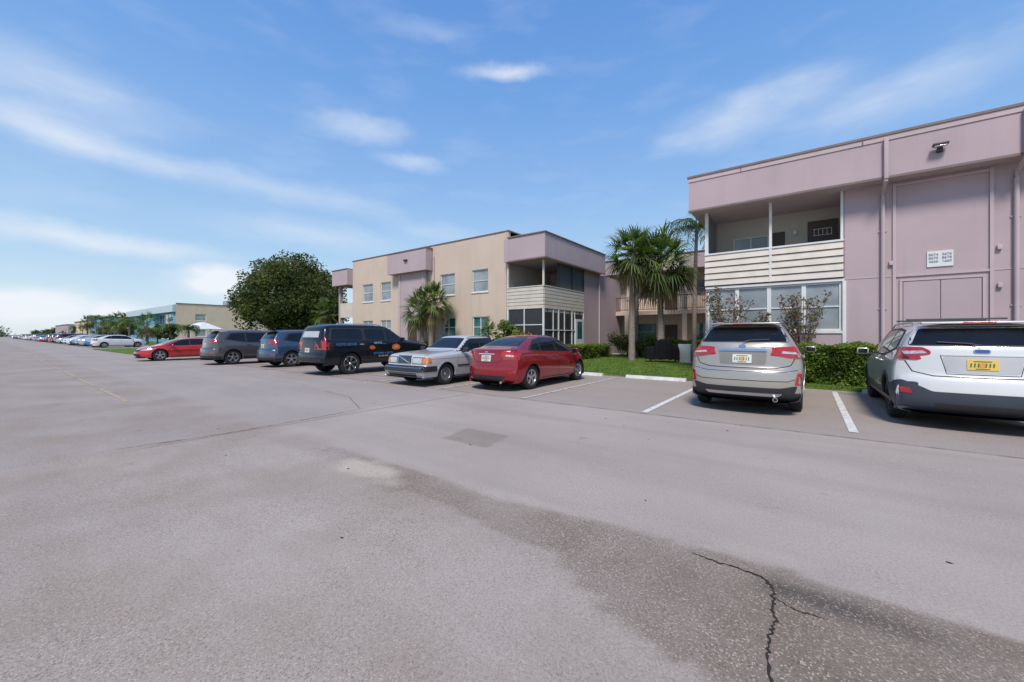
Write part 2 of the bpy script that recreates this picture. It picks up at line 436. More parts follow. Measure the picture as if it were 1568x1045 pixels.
TAHOE=dict(zb=.36,rw=.72,rb=.16,fb=.16,R=.40,wheels=(-1.42,1.53),clad=.44,sm=2,spokes=6,rimr=.68,tw=.27,rimmat=CHROME,
 prof=[(-2.42,.38),(-2.55,.44),(-2.59,.56),(-2.585,.74),(-2.54,.80),(-2.53,1.0),(-2.50,1.22),(-2.38,1.58),(-2.31,1.74),(-2.18,1.81),(-1.9,1.84),(-.5,1.86),(.15,1.83),(.38,1.77),(.98,1.33),(1.12,1.25),(1.4,1.22),(2.2,1.15),(2.43,1.06),(2.51,.92),(2.53,.6),(2.5,.44),(2.4,.38)],
 belt=[(-2.6,1.24),(1.1,1.18),(2.6,.98)],
 plan=[(-2.6,.97),(-2.2,1.0),(1.8,1.0),(2.6,.93)],
 side=[(.30,0),(.08,0),(.03,.10),(.01,.28),(0,.5),(.0,.75),(.015,.93),(.05,1.)])

def suv_common(c,trim=BLACKP,handle=None,rail=RIM,rx=.56):
    c.patch('s',[(-1.72,1.25),(-.8,1.09),(1.24,1.07),(.62,1.53),(.2,1.60),(-.8,1.62),(-1.45,1.57)],.003,trim,'window_trim',rnd=.06,mirror=True)
    for g in ([(.20,1.11),(1.08,1.10),(.55,1.51),(.20,1.56)],[(-.74,1.13),(.13,1.11),(.13,1.565),(-.74,1.58)],[(-1.58,1.27),(-.82,1.14),(-.82,1.575),(-1.38,1.54)]):
        c.patch('s',g,.007,CGLASS,'glass',rnd=.035,mirror=True)
    c.patch('t',[(-.66,1.20),(.66,1.20),(.54,.50),(-.54,.50)],.005,CGLASS,'glass',rnd=.06)
    for y in (.165,-.78): c.line('s',[(y,.40),(y,1.09)])
    c.line('s',[(1.16,.42),(1.10,.7),(1.14,1.05)])
    c.line('s',[(-1.02,.82),(-1.0,.95),(-.95,1.12)])
    c.handles([-.06,-.66],1.0,handle or c.pm)
    c.mirror(.88,1.10,c.pm)
    c.rails(-1.55,.35,rx,rail)
    c.patch('f',[(-.5,.72),(.5,.72),(.45,.88),(-.45,.88)],.006,BLACKP,'grille',rnd=.03)
    c.patch('f',[(.52,.76),(.84,.80),(.86,.93),(.55,.88)],.006,CLEARL,'head_lights',rnd=.03,mirror=True)
    c.patch('f',[(-.5,.36),(.5,.36),(.55,.55),(-.55,.55)],.006,BLACKP,'grille',rnd=.03)

def silver_suv():
    sp=dict(SUV); sp['clad']=.42; sp['spokes']=6
    c=Car('silver_suv',sp,paint('champagne_silver',(.42,.385,.335),.45,.3),(-.97,10.70,0))
    suv_common(c)
    c.patch('r',[(-.73,1.31),(.73,1.31),(.60,1.60),(-.60,1.60)],.003,BLACKP,'window_trim',rnd=.05)
    c.patch('r',[(-.69,1.33),(.69,1.33),(.57,1.575),(-.57,1.575)],.007,CGLASS,'glass',rnd=.05)
    c.rbox('spoiler',c.pm,(0,-1.90,1.665),(1.16,.26,.035),.015)
    c.rbox('spoiler',REDL,(0,-2.035,1.66),(.34,.015,.018),.005)
    c.tube('rear_wiper',BLACKP,[(.0,-2.19,1.315),(.12,-2.15,1.35),(.42,-2.12,1.365)],.010,6)
    tl=[(.44,1.11),(.50,1.19),(.72,1.24),(.93,1.24),(.95,1.10),(.88,1.02),(.70,1.04),(.56,1.07)]
    c.patch('r',tl,.012,REDL,'tail_lights',rnd=.03,skirt=.02,mirror=True)
    c.patch('r',[(.60,1.115),(.84,1.10),(.86,1.135),(.62,1.155)],.018,CLEARL,'tail_lights',rnd=.01,mirror=True)
    c.patch('s',[(-2.20,1.06),(-2.16,1.23),(-1.80,1.24),(-1.92,1.13)],.012,REDL,'tail_lights',rnd=.03,skirt=.02,mirror=True)
    c.patch('r',[(-.40,1.15),(.40,1.15),(.38,1.19),(-.38,1.19)],.022,CHROME,'trim',rnd=.012,skirt=.022)
    c.patch('r',[(-.37,.90),(.37,.90),(.39,1.14),(-.39,1.14)],.003,M('plate_recess_shade',(.24,.225,.20),rough=.4),'trim',rnd=.04)  # flat patch in darker paint tone: shade of the plate recess, painted on
    c.plate('r',1.01,base=PLATE,mid=PLATEO)
    c.patch('r',[(-.06,1.215),(.06,1.215),(.06,1.265),(-.06,1.265)],.012,CHROME,'badge',rnd=.025,skirt=.01)
    c.patch('r',[(.30,1.215),(.50,1.215),(.50,1.235),(.30,1.235)],.008,CHROME,'badge',rnd=.005)
    c.line('r',[(0,.845),(.55,.85),(.74,.90),(.80,1.02)],.014); c.line('r',[(.80,1.24),(.80,1.30),(.74,1.36)],.012)
    c.patch('r',[(-.84,.55),(-.76,.30),(.76,.30),(.84,.55),(.60,.50),(-.60,.50)],.008,BLACKP,'bumper_trim',rnd=.04,skirt=.01)
    c.patch('r',[(-.62,.40),(-.56,.35),(.56,.35),(.62,.40)],.020,RIM,'bumper_trim',rnd=.02,skirt=.015)
    c.patch('r',[(.80,.56),(.90,.56),(.90,.76),(.83,.76)],.010,REDL,'reflectors',rnd=.02,mirror=True,skirt=.01)
    c.line('r',[(0,.62),(.70,.62),(.86,.68)],.012,UNDER,.003)
    c.line('r',[(0,.78),(.60,.78),(.84,.82)],.008,UNDER,.003)
    c.tube('exhaust',CHROME,[(.52,-2.10,.30),(.52,-2.33,.30)],.04,14); c.tube('exhaust',UNDER,[(.52,-2.2,.30),(.52,-2.335,.30)],.03,14)
    return c.finish()

def white_suv():
    sp=dict(SUV); sp['clad']=.52; sp['cladmat']=CLAD; sp['lipmat']=CLAD; sp['lip']=.06; sp['rimmat']=RIMD; sp['R']=.36; sp['rw']=.64; sp['rb']=.20
    # wagon tail: more upright glass, longer flat roof
    sp['prof']=[(-2.22,.27),(-2.31,.34),(-2.35,.48),(-2.345,.68),(-2.32,.80),(-2.27,.86),(-2.26,1.0),(-2.24,1.24),(-2.19,1.34),(-2.09,1.50),(-2.02,1.61),(-1.93,1.665),(-1.6,1.69),(-.9,1.705),(-.2,1.70)]+SUV['prof'][15:]
    sp['plan']=[(-2.4,.90),(-2.15,.935),(-1.6,.94),(1.2,.94),(1.9,.91),(2.4,.80)]
    c=Car('white_suv',sp,paint('pearl_white',(.66,.66,.64),.0,.3),(2.06,11.10,0),0,(1.0,1.04,.975))
    suv_common(c,rail=RIM,rx=.60)
    c.patch('r',[(-.76,1.31),(.76,1.31),(.66,1.62),(-.66,1.62)],.003,BLACKP,'window_trim',rnd=.05)
    c.patch('r',[(-.72,1.33),(.72,1.33),(.62,1.59),(-.62,1.59)],.007,CGLASS,'glass',rnd=.05)
    c.rbox('spoiler',c.pm,(0,-2.08,1.635),(1.22,.28,.035),.015)
    c.rbox('spoiler',REDL,(0,-2.225,1.635),(.34,.015,.018),.005)
    c.tube('rear_wiper',BLACKP,[(.0,-2.34,1.29),(-.12,-2.30,1.32),(-.45,-2.27,1.34)],.010,6)
    c.patch('r',[(.52,1.23),(.60,1.29),(.95,1.29),(.95,1.08),(.80,1.08),(.70,1.14),(.52,1.18)],.012,REDL,'tail_lights',rnd=.03,skirt=.02,mirror=True)
    c.patch('r',[(.56,1.195),(.80,1.17),(.82,1.22),(.60,1.235)],.018,CLEARL,'tail_lights',rnd=.01,mirror=True)
    c.patch('r',[(.74,1.10),(.90,1.10),(.90,1.15),(.78,1.15)],.018,BLACKP,'tail_lights',rnd=.01,mirror=True)
    c.patch('s',[(-2.20,1.08),(-2.16,1.29),(-1.70,1.28),(-1.86,1.20),(-1.92,1.10)],.012,REDL,'tail_lights',rnd=.03,skirt=.02,mirror=True)
    c.patch('r',[(-.36,.90),(.36,.90),(.40,1.16),(-.40,1.16)],.003,M('white_recess_shade',(.5,.5,.5),rough=.4),'trim',rnd=.05)  # recess shade painted as a grey patch on the flat white tailgate
    c.patch('r',[(-.42,1.165),(.42,1.165),(.42,1.185),(-.42,1.185)],.012,c.pm,'trim',rnd=.005,skirt=.012)
    c.plate('r',1.03,base=PLATEY,mid=PLATEO)
    c.patch('r',[(-.085,1.205),(.085,1.205),(.085,1.265),(-.085,1.265)],.012,CHROME,'badge',rnd=.03,skirt=.01)
    c.patch('r',[(-.07,1.214),(.07,1.214),(.07,1.256),(-.07,1.256)],.015,M('badge_blue',(.02,.05,.2),coat=1),'badge',rnd=.02)
    c.patch('r',[(.44,1.215),(.62,1.215),(.62,1.23),(.44,1.23)],.008,RIM,'badge',rnd=.005)
    c.line('r',[(0,.84),(.50,.84),(.72,.90),(.80,1.07)],.014)
    c.line('r',[(0,.88),(.36,.88),(.42,1.16)],.010)
    c.patch('r',[(-.95,.28),(.95,.28),(.95,.72),(.84,.76),(.66,.68),(.52,.60),(-.52,.60),(-.66,.68),(-.84,.76),(-.95,.72)],.012,CLAD,'bumper_trim',rnd=.03,skirt=.012)
    c.patch('s',[(-2.30,.28),(-1.86,.28),(-1.80,.66),(-2.26,.74)],.011,CLAD,'bumper_trim',rnd=.03,skirt=.012,mirror=True)
    c.patch('r',[(-.45,.31),(.45,.31),(.50,.42),(-.50,.42)],.02,RIMD,'bumper_trim',rnd=.03,skirt=.01)
    c.patch('r',[(.72,.55),(.86,.55),(.86,.64),(.76,.64)],.018,REDL,'reflectors',rnd=.01,mirror=True)
    c.line('s',[(-1.75,.36),(.8,.36)],.10,CLAD,.012)
    for y in (-.95,.0):
        c.tube('roof_rails',BLACKP,[(-.60,y,1.725),(.60,y,1.725)],.015,8)
    return c.finish()

def generic_suv(name,pm,loc,rot,scale,hi=False,rimmat=RIM):
    sp=dict(SUV); sp['rimmat']=rimmat
    c=Car(name,sp,pm,loc,rot,scale); suv_common(c)
    c.patch('r',[(-.70,1.32),(.70,1.32),(.58,1.59),(-.58,1.59)],.006,CGLASS,'glass',rnd=.05)
    if hi:
        c.patch('r',[(.78,.98),(.93,.98),(.93,1.42),(.80,1.42),(.76,1.25),(.50,1.23),(.50,1.15),(.78,1.14)],.012,REDL,'tail_lights',rnd=.02,mirror=True,skirt=.012)
    else:
        c.patch('r',[(.50,1.12),(.93,1.08),(.94,1.26),(.56,1.22)],.012,REDL,'tail_lights',rnd=.03,mirror=True,skirt=.012)
    c.patch('s',[(-2.20,1.08),(-2.15,1.25),(-1.86,1.24),(-1.95,1.13)],.012,REDL,'tail_lights',rnd=.02,mirror=True)
    c.plate('r',.98)
    c.line('r',[(0,.82),(.6,.82),(.80,.9)],.012)
    c.patch('r',[(-.80,.46),(-.74,.30),(.74,.30),(.80,.46)],.008,BLACKP,'bumper_trim',rnd=.04)
    c.patch('r',[(.74,.56),(.88,.56),(.88,.61),(.74,.61)],.010,REDL,'reflectors',rnd=.01,mirror=True)
    c.rbox('spoiler',pm,(0,-1.90*scale[1],1.665*scale[2]),(1.14,.24,.03),.013)
    return c.finish()

def sedan(name,pm,loc,rot,scale,rimmat=RIM,spokes=5):
    sp=dict(SEDAN); sp['rimmat']=rimmat; sp['spokes']=spokes
    c=Car(name,sp,pm,loc,rot,scale)
    c.patch('s',[(-1.42,1.045),(-1.2,1.02),(1.14,.935),(.52,1.305),(.1,1.372),(-.5,1.385),(-.95,1.31)],.003,BLACKP,'window_trim',rnd=.05,mirror=True)
    for g in ([(.08,.985),(1.0,.965),(.46,1.28),(.08,1.345)],[(-.80,1.02),(.02,.985),(.02,1.35),(-.46,1.358),(-.66,1.34)],[(-1.28,1.06),(-.86,1.03),(-.74,1.33),(-.92,1.285)]):
        c.patch('s',g,.007,CGLASS,'glass',rnd=.03,mirror=True)
    c.patch('t',[(-.63,1.14),(.63,1.14),(.49,.47),(-.49,.47)],.005,CGLASS,'glass',rnd=.06)
    c.patch('t',[(-.60,-1.60),(.60,-1.60),(.47,-.93),(-.47,-.93)],.005,CGLASS,'glass',rnd=.07)
    for y in (.05,): c.line('s',[(y,.34),(y,.95)])
    c.line('s',[(-.98,.66),(-.86,.80),(-.82,1.0)]); c.line('s',[(1.0,.36),(.98,.7),(1.04,.92)])
    c.line('s',[(-.98,.66),(-.92,.34)])
    c.line('s',[(-2.1,.90),(-1,.86),(0,.83),(1.2,.80)],.006,off=.001)
    c.line('s',[(-.85,.27),(.9,.27)],.02,off=.004)
    c.handles([-.12,-.78],.86,pm)
    c.mirror(.86,.95,pm)
    c.patch('r',[(.44,.90),(.48,1.01),(.80,1.03),(.90,.98),(.90,.80),(.72,.80),(.56,.84)],.010,REDL,'tail_lights',rnd=.03,mirror=True,skirt=.012)
    c.patch('r',[(.56,.90),(.74,.88),(.74,.93),(.58,.945)],.016,CLEARL,'tail_lights',rnd=.01,mirror=True)
    c.patch('s',[(-2.16,.80),(-2.10,1.01),(-1.76,.985),(-1.86,.88)],.010,REDL,'tail_lights',rnd=.03,mirror=True,skirt=.012)
    c.line('r',[(0,.735),(.40,.735),(.46,.80),(.50,.9)],.010); c.line('t',[(.62,-1.63),(.72,-1.9),(.70,-2.08)],.01)
    c.plate('r',.84)
    c.patch('r',[(-.26,.94),(.26,.94),(.26,.965),(-.26,.965)],.014,CHROME,'trim',rnd=.005,skirt=.012)
    c.patch('r',[(-.05,.985),(.05,.985),(.05,1.02),(-.05,1.02)],.012,CHROME,'badge',rnd=.016)
    c.patch('r',[(-.58,.40),(-.50,.27),(.50,.27),(.58,.40)],.008,BLACKP,'bumper_trim',rnd=.04)
    c.patch('r',[(.64,.46),(.80,.48),(.80,.53),(.64,.51)],.009,REDL,'reflectors',rnd=.01,mirror=True)
    c.patch('f',[(-.42,.60),(.42,.60),(.46,.70),(-.46,.70)],.006,BLACKP,'grille',rnd=.03)
    c.patch('f',[(-.5,.30),(.5,.30),(.55,.46),(-.55,.46)],.006,BLACKP,'grille',rnd=.04)
    c.patch('f',[(.46,.66),(.78,.68),(.84,.80),(.60,.79)],.006,CLEARL,'head_lights',rnd=.03,mirror=True)
    c.tube('exhaust',CHROME,[(.5,-2.05*scale[1],.24),(.5,-2.24*scale[1],.24)],.035,12)
    return c.finish()

def white_sedan():
    c=Car('white_sedan',BOXY,paint('silver_white',(.54,.53,.51),.15,.4),(-9.27,9.52,0),math.pi)
    c.patch('s',[(-1.36,.975),(.92,.95),(.36,1.335),(-.9,1.355),(-1.08,1.27)],.003,BLACKP,'window_trim',rnd=.03,mirror=True)
    for g in ([(-.13,.995),(.78,.975),(.28,1.30),(-.13,1.325)],[(-.86,1.005),(-.19,.995),(-.19,1.325),(-.86,1.325)],[(-1.28,1.005),(-.92,1.005),(-.92,1.30),(-1.02,1.26)]):
        c.patch('s',g,.007,CGLASS,'glass',rnd=.02,mirror=True)
    c.patch('t',[(-.66,.80),(.66,.80),(.54,.33),(-.54,.33)],.005,CGLASS,'glass',rnd=.04)
    c.patch('t',[(-.64,-1.40),(.64,-1.40),(.54,-1.02),(-.54,-1.02)],.005,CGLASS,'glass',rnd=.04)
    for y in (-.16,): c.line('s',[(y,.36),(y,.97)],.01)
    c.line('s',[(.98,.36),(.98,.96)],.01); c.line('s',[(-1.0,.70),(-.9,.8),(-.9,.98)],.01)
    c.line('s',[(-2.2,.80),(2.2,.76)],.008,off=.001)
    c.line('t',[(.70,.98),(.72,2.15)],.012); c.line('t',[(.0,1.0),(.70,.98)],.012)
    c.patch('s',[(-.92,.52),(.98,.52),(.98,.565),(-.92,.565)],.014,BLACKP,'side_moulding',rnd=.01,skirt=.014,mirror=True)
    c.patch('s',[(1.83,.42),(2.36,.42),(2.36,.57),(1.83,.57)],.03,BLACKP,'bumpers',rnd=.02,skirt=.03,mirror=True)
    c.patch('s',[(-2.36,.42),(-1.73,.42),(-1.73,.57),(-2.36,.57)],.03,BLACKP,'bumpers',rnd=.02,skirt=.03,mirror=True)
    c.patch('f',[(-.86,.42),(.86,.42),(.86,.57),(-.86,.57)],.05,BLACKP,'bumpers',rnd=.02,skirt=.05)
    c.patch('f',[(-.84,.515),(.84,.515),(.84,.53),(-.84,.53)],.054,CHROME,'bumpers',rnd=.002)
    c.patch('r',[(-.86,.42),(.86,.42),(.86,.57),(-.86,.57)],.05,BLACKP,'bumpers',rnd=.02,skirt=.05)
    c.patch('f',[(-.60,.28),(.60,.28),(.60,.38),(-.60,.38)],.006,BLACKP,'bumpers',rnd=.02)
    c.patch('f',[(-.31,.62),(.31,.62),(.31,.865),(-.31,.865)],.018,CHROME,'grille',rnd=.015,skirt=.02)
    c.patch('f',[(-.285,.635),(.285,.635),(.285,.85),(-.285,.85)],.022,UNDER,'grille',rnd=.01)
    for k in range(9): 
        x=-.24+.06*k; c.patch('f',[(x-.004,.64),(x+.004,.64),(x+.004,.845),(x-.004,.845)],.028,CHROME,'grille',rnd=0)
    c.line('f',[(-.28,.64),(.28,.845)],.02,CHROME,.03,mirror=False)
    c.patch('f',[(.34,.625),(.86,.625),(.86,.82),(.34,.82)],.006,BLACKP,'head_lights',rnd=.01,mirror=True)
    c.patch('f',[(.36,.645),(.70,.645),(.70,.80),(.36,.80)],.014,CLEARL,'head_lights',rnd=.01,skirt=.012,mirror=True)
    c.patch('f',[(.72,.645),(.84,.645),(.84,.80),(.72,.80)],.014,AMBER,'head_lights',rnd=.01,skirt=.012,mirror=True)
    c.patch('s',[(2.0,.65),(2.22,.65),(2.22,.80),(2.0,.80)],.006,AMBER,'head_lights',rnd=.01,mirror=True)
    c.patch('r',[(.46,.66),(.84,.66),(.84,.9),(.46,.9)],.010,REDL,'tail_lights',rnd=.01,mirror=True)
    c.handles([-.02,-.78],.86,BLACKP)
    c.mirror(.72,.985,BLACKP)
    c.rails(-.9,.3,.57,BLACKP,lift=.004,r=.008)
    return c.finish()

def black_suv():
    OR=M('decal_orange',(.62,.13,.02),rough=.4); BL=M('decal_blue',(.05,.20,.42),rough=.4); WD=M('decal_white',(.42,.42,.42),rough=.4)
    c=Car('black_suv',TAHOE,paint('black',(.005,.006,.010),.0,.22,.35),(-14.42,9.55,0))
    c.patch('s',[(-2.26,1.27),(1.0,1.22),(.46,1.66),(.15,1.71),(-2.12,1.71)],.003,BLACKP,'window_trim',rnd=.04,mirror=True)
    for g in ([(.16,1.27),(.86,1.26),(.42,1.63),(.16,1.67)],[(-.78,1.28),(.08,1.27),(.08,1.67),(-.78,1.67)],[(-2.16,1.30),(-.92,1.28),(-.92,1.67),(-2.04,1.66)]):
        c.patch('s',g,.007,CGLASS,'glass',rnd=.04,mirror=True)
    c.patch('t',[(-.76,1.02),(.76,1.02),(.64,.44),(-.64,.44)],.005,CGLASS,'glass',rnd=.06)
    c.patch('r',[(-.76,1.28),(.76,1.28),(.66,1.70),(-.66,1.70)],.007,CGLASS,'glass',rnd=.05)
    for y in (.14,-.85): c.line('s',[(y,.46),(y,1.25)])
    c.line('s',[(1.12,.46),(1.08,1.22)]); c.line('r',[(0,.80),(.80,.80),(.84,1.3)],.012)
    c.handles([-.02,-1.0],1.10,CHROME)
    c.mirror(.80,1.26,c.pm); c.rails(-1.9,.1,.66,CHROME)
    c.patch('r',[(.86,.92),(.99,.92),(.96,1.40),(.86,1.40)],.012,REDL,'tail_lights',rnd=.02,mirror=True,skirt=.012)
    c.patch('s',[(-2.52,.93),(-2.46,1.38),(-2.32,1.38),(-2.36,.93)],.010,REDL,'tail_lights',rnd=.02,mirror=True)
    c.patch('r',[(-.58,1.36),(.58,1.36),(.54,1.58),(-.54,1.58)],.012,WD,'decals',rnd=.02)
    c.patch('r',[(-.70,1.06),(-.42,1.06),(-.42,1.18),(-.70,1.18)],.006,OR,'decals',rnd=.03)
    c.plate('r',.90)
    c.patch('s',[(-1.0,.48),(1.05,.48),(1.05,.54),(-1.0,.54)],.10,BLACKP,'running_board',rnd=.02,skirt=.1,mirror=True)
    c.patch('s',[(-.66,.92),(-.52,.88),(-.40,.94),(-.44,1.02),(-.56,1.05),(-.66,1.01)],.006,OR,'decals',rnd=.04,only=1)
    c.patch('s',[(.34,.90),(.52,.84),(.74,.88),(.76,1.02),(.58,1.10),(.38,1.05)],.006,OR,'decals',rnd=.06,only=1)
    c.patch('s',[(.46,.94),(.56,.91),(.66,.94),(.64,1.02),(.52,1.03)],.009,M('decal_skin',(.5,.33,.22)),'decals',rnd=.04,only=1)
    c.patch('r',[(-.85,.50),(.85,.50),(.85,.60),(-.85,.60)],.012,BLACKP,'bumper_trim',rnd=.02,skirt=.01)
    c.patch('f',[(-.6,.7),(.6,.7),(.6,1.0),(-.6,1.0)],.01,CHROME,'grille',rnd=.03)
    c.patch('f',[(.64,.8),(.9,.8),(.9,1.0),(.64,1.0)],.01,CLEARL,'head_lights',rnd=.03,mirror=True)
    e=c.finish()
    q=(rad(90),0,rad(90))
    text(e,'decal_text_a','HOME REPAIR',(1.005,-1.6,1.10),q,.13,BL); text(e,'decal_text_b','SERVICE',(1.012,-.3,1.14),q,.10,WD)
    text(e,'decal_text_c','KITCHEN + BATH',(1.012,-.05,.74),q,.11,BL); text(e,'decal_text_d','561 555 0123',(1.012,-.05,.63),q,.08,WD)
    return e

silver_suv(); white_suv()
sedan('red_sedan',paint('deep_red',(.27,.006,.014),.25,.25),(-6.72,10.10,0),0,(1,1,1),spokes=5)
white_sedan(); black_suv()
s1=generic_suv('blue_suv',paint('slate_blue',(.045,.080,.135),.3,.3),(-19.6,9.75,0),0,(.98,.98,.97),hi=True)
s2=generic_suv('gray_suv',paint('grey',(.105,.10,.095),.4,.3),(-23.4,8.75,0),0,(1,1.02,.98),rimmat=RIM)
cp=sedan('red_coupe',paint('bright_red',(.48,.02,.018),.1,.25),(-29.7,7.35,0),math.pi,(1.03,1.03,.88),rimmat=RIM)
sd_w=sedan('parked_sedan',paint('white',(.66,.66,.66)),(-64,9.6,0),0,(1,1.03,1))
sd_b=sedan('parked_sedan',paint('blue',(.03,.16,.36),.3),(-67,9.4,0),math.pi,(1,1.03,1))
sd_g=sedan('parked_sedan',paint('silver',(.45,.46,.47),.5),(-73,9.4,0),math.pi,(1,1.03,1))
pool=[sd_w,sd_b,sd_g,s1,s2,cp,sd_w,sd_g]
x=-76.5
while x>-260:
    if R.random()<.85:
        src=R.choice(pool); nm='parked_suv' if src in (s1,s2) else 'parked_sedan'
        clone(src,nm,(x,9.5+R.uniform(-.4,.4),0),math.pi if R.random()<.6 else 0)
    x-=2.9

# ------------------------------------------------------------------ ground
def sheet(name,x0,x1,y0,y1,z,mat,skirt=0.):
    me=bpy.data.meshes.new(name)
    V=[(x0,y0,z),(x1,y0,z),(x1,y1,z),(x0,y1,z)];F=[(0,1,2,3)]
    if skirt:
        V+=[(x,y,z-skirt) for x,y,_ in V[:4]]; F+=[(0,4,5,1),(1,5,6,2),(2,6,7,3),(3,7,4,0)]
    me.from_pydata(V,[],F); me.materials.append(mat); o=bpy.data.objects.new(name,me); COL.objects.link(o); return o

def asphalt():
    m=bpy.data.materials.new('asphalt'); m.use_nodes=True; nt=m.node_tree; N=nt.nodes; L=nt.links; b=N['Principled BSDF']
    geo=N.new('ShaderNodeNewGeometry'); P=geo.outputs['Position']
    def nz(scale,detail=5,vec=None,rough=.55):
        n=N.new('ShaderNodeTexNoise'); n.inputs['Scale'].default_value=scale; n.inputs['Detail'].default_value=detail; n.inputs['Roughness'].default_value=rough
        L.new(vec or P,n.inputs['Vector']); return n.outputs['Fac']
    def mr(v,a,b_,c=0.,d=1.):
        n=N.new('ShaderNodeMapRange'); n.inputs[1].default_value=a; n.inputs[2].default_value=b_; n.inputs[3].default_value=c; n.inputs[4].default_value=d; L.new(v,n.inputs[0]); return n.outputs[0]
    def ma(op,a,b_):
        n=N.new('ShaderNodeMath'); n.operation=op
        for i,q in enumerate((a,b_)):
            if isinstance(q,(int,float)): n.inputs[i].default_value=q
            else: L.new(q,n.inputs[i])
        return n.outputs[0]
    def mix(f,a,b_,bt='MIX'):
        n=N.new('ShaderNodeMix'); n.data_type='RGBA'; n.blend_type=bt
        if isinstance(f,(int,float)): n.inputs[0].default_value=f
        else: L.new(f,n.inputs[0])
        for i,q in ((6,a),(7,b_)):
            if isinstance(q,tuple): n.inputs[i].default_value=(*q,1)
            else: L.new(q,n.inputs[i])
        return n.outputs[2]
    sx=N.new('ShaderNodeSeparateXYZ'); L.new(P,sx.inputs[0])
    st=N.new('ShaderNodeMapping'); st.inputs['Scale'].default_value=(.12,1.3,1); L.new(P,st.inputs[0])
    c=mix(mr(nz(.35,5),.35,.68),(.365,.308,.268),(.435,.372,.325))
    c=mix(mr(nz(1.2,5,st.outputs[0]),.45,.7,0,.5),c,(.305,.258,.228))
    wob=ma('MULTIPLY',nz(.8,3),.5)
    c=mix(mr(ma('ADD',sx.outputs[0],wob),-6.72,-6.62,.35,0),c,(.305,.265,.248))
    c=mix(mr(ma('ADD',sx.outputs[1],ma('MULTIPLY',nz(1.5,2),.12)),7.30,7.36,0,.5),c,(.30,.248,.212))
    near=mr(ma('ADD',sx.outputs[1],ma('MULTIPLY',nz(1.1,4),.6)),3.25,2.95,0,1)
    c=mix(ma('MULTIPLY',near,mr(nz(.75,6,None,.6),.40,.62,.05,.6)),c,(.285,.228,.182))
    at=N.new('ShaderNodeAttribute'); at.attribute_name='mask'; sc=N.new('ShaderNodeSeparateColor'); L.new(at.outputs['Color'],sc.inputs[0])
    c=mix(ma('MULTIPLY',sc.outputs[0],.95),c,(.185,.142,.106))
    c=mix(ma('MULTIPLY',sc.outputs[1],.75),c,(.54,.46,.36))
    c=mix(ma('MULTIPLY',sc.outputs[2],.9),c,(.05,.044,.038))
    v=N.new('ShaderNodeTexVoronoi'); v.inputs['Scale'].default_value=135; L.new(P,v.inputs['Vector'])
    vs=N.new('ShaderNodeSeparateColor'); L.new(v.outputs['Color'],vs.inputs[0])
    stone=mr(vs.outputs[0],.78,.95)
    coarse=ma('ADD',ma('ADD',ma('MULTIPLY',sc.outputs[0],.26),ma('MULTIPLY',near,.14)),mr(nz(.9,3),.42,.66,.05,.26))
    c=mix(ma('MULTIPLY',stone,coarse),c,(.64,.54,.43))
    c=mix(ma('MULTIPLY',mr(vs.outputs[1],.74,.9),ma('MULTIPLY',coarse,1.3)),c,(.12,.096,.078))
    fine=nz(60,2,None,.8); c=mix(.4,c,mix(mr(fine,.3,.7),(.34,.34,.34),(.66,.66,.66)),'OVERLAY')
    c=mix(mr(nz(1.7,6,None,.65),.64,.75,0,.5),c,(.16,.135,.115))
    L.new(c,b.inputs['Base Color']); b.inputs['Roughness'].default_value=.92; b.inputs['Specular IOR Level'].default_value=.15
    bp=N.new('ShaderNodeBump'); bp.inputs['Strength'].default_value=.3; bp.inputs['Distance'].default_value=.004
    L.new(ma('ADD',fine,ma('MULTIPLY',v.outputs['Distance'],-1.2)),bp.inputs['Height']); L.new(bp.outputs[0],b.inputs['Normal'])
    return m
ASPH=asphalt()
GR=M('lawn_grass',(.105,.17,.03),rough=.9,var=.4,scale=1.4,bump=.6,bscale=35,spec=.1)
GRF=M('far_ground',(.12,.15,.06),rough=.95,var=.4,scale=.05)
sheet('ground',-2500,2500,-1500,3000,-.02,GRF)
sheet('asphalt_road',-1200,80,-60,13.35,-.004,ASPH)
sheet('lawn',-36,60,13.36,70,.035,GR,.08)
sheet('lawn',-600,-36.05,13.36,70,.03,GR,.08)
sheet('lawn',-57,-37,6.6,13.3,.06,GR,.1)
x0,x1,y0,y1,h=-14,9,-1.5,7.2,.055
nx=int((x1-x0)/h)+1; ny=int((y1-y0)/h)+1
gx=np.linspace(x0,x1,nx); gy=np.linspace(y0,y1,ny)
V=[(float(a),float(b),0.) for b in gy for a in gx]
F=[(j*nx+i,j*nx+i+1,(j+1)*nx+i+1,(j+1)*nx+i) for j in range(ny-1) for i in range(nx-1)]
me=bpy.data.meshes.new('road_surface'); me.from_pydata(V,[],F); me.materials.append(ASPH)
att=me.color_attributes.new('mask','FLOAT_COLOR','POINT')
buf=np.zeros((len(V),4),dtype=np.float32); buf[:,3]=1
def sm(a,b,x): t=max(0,min(1,(x-a)/(b-a))); return t*t*(3-2*t)
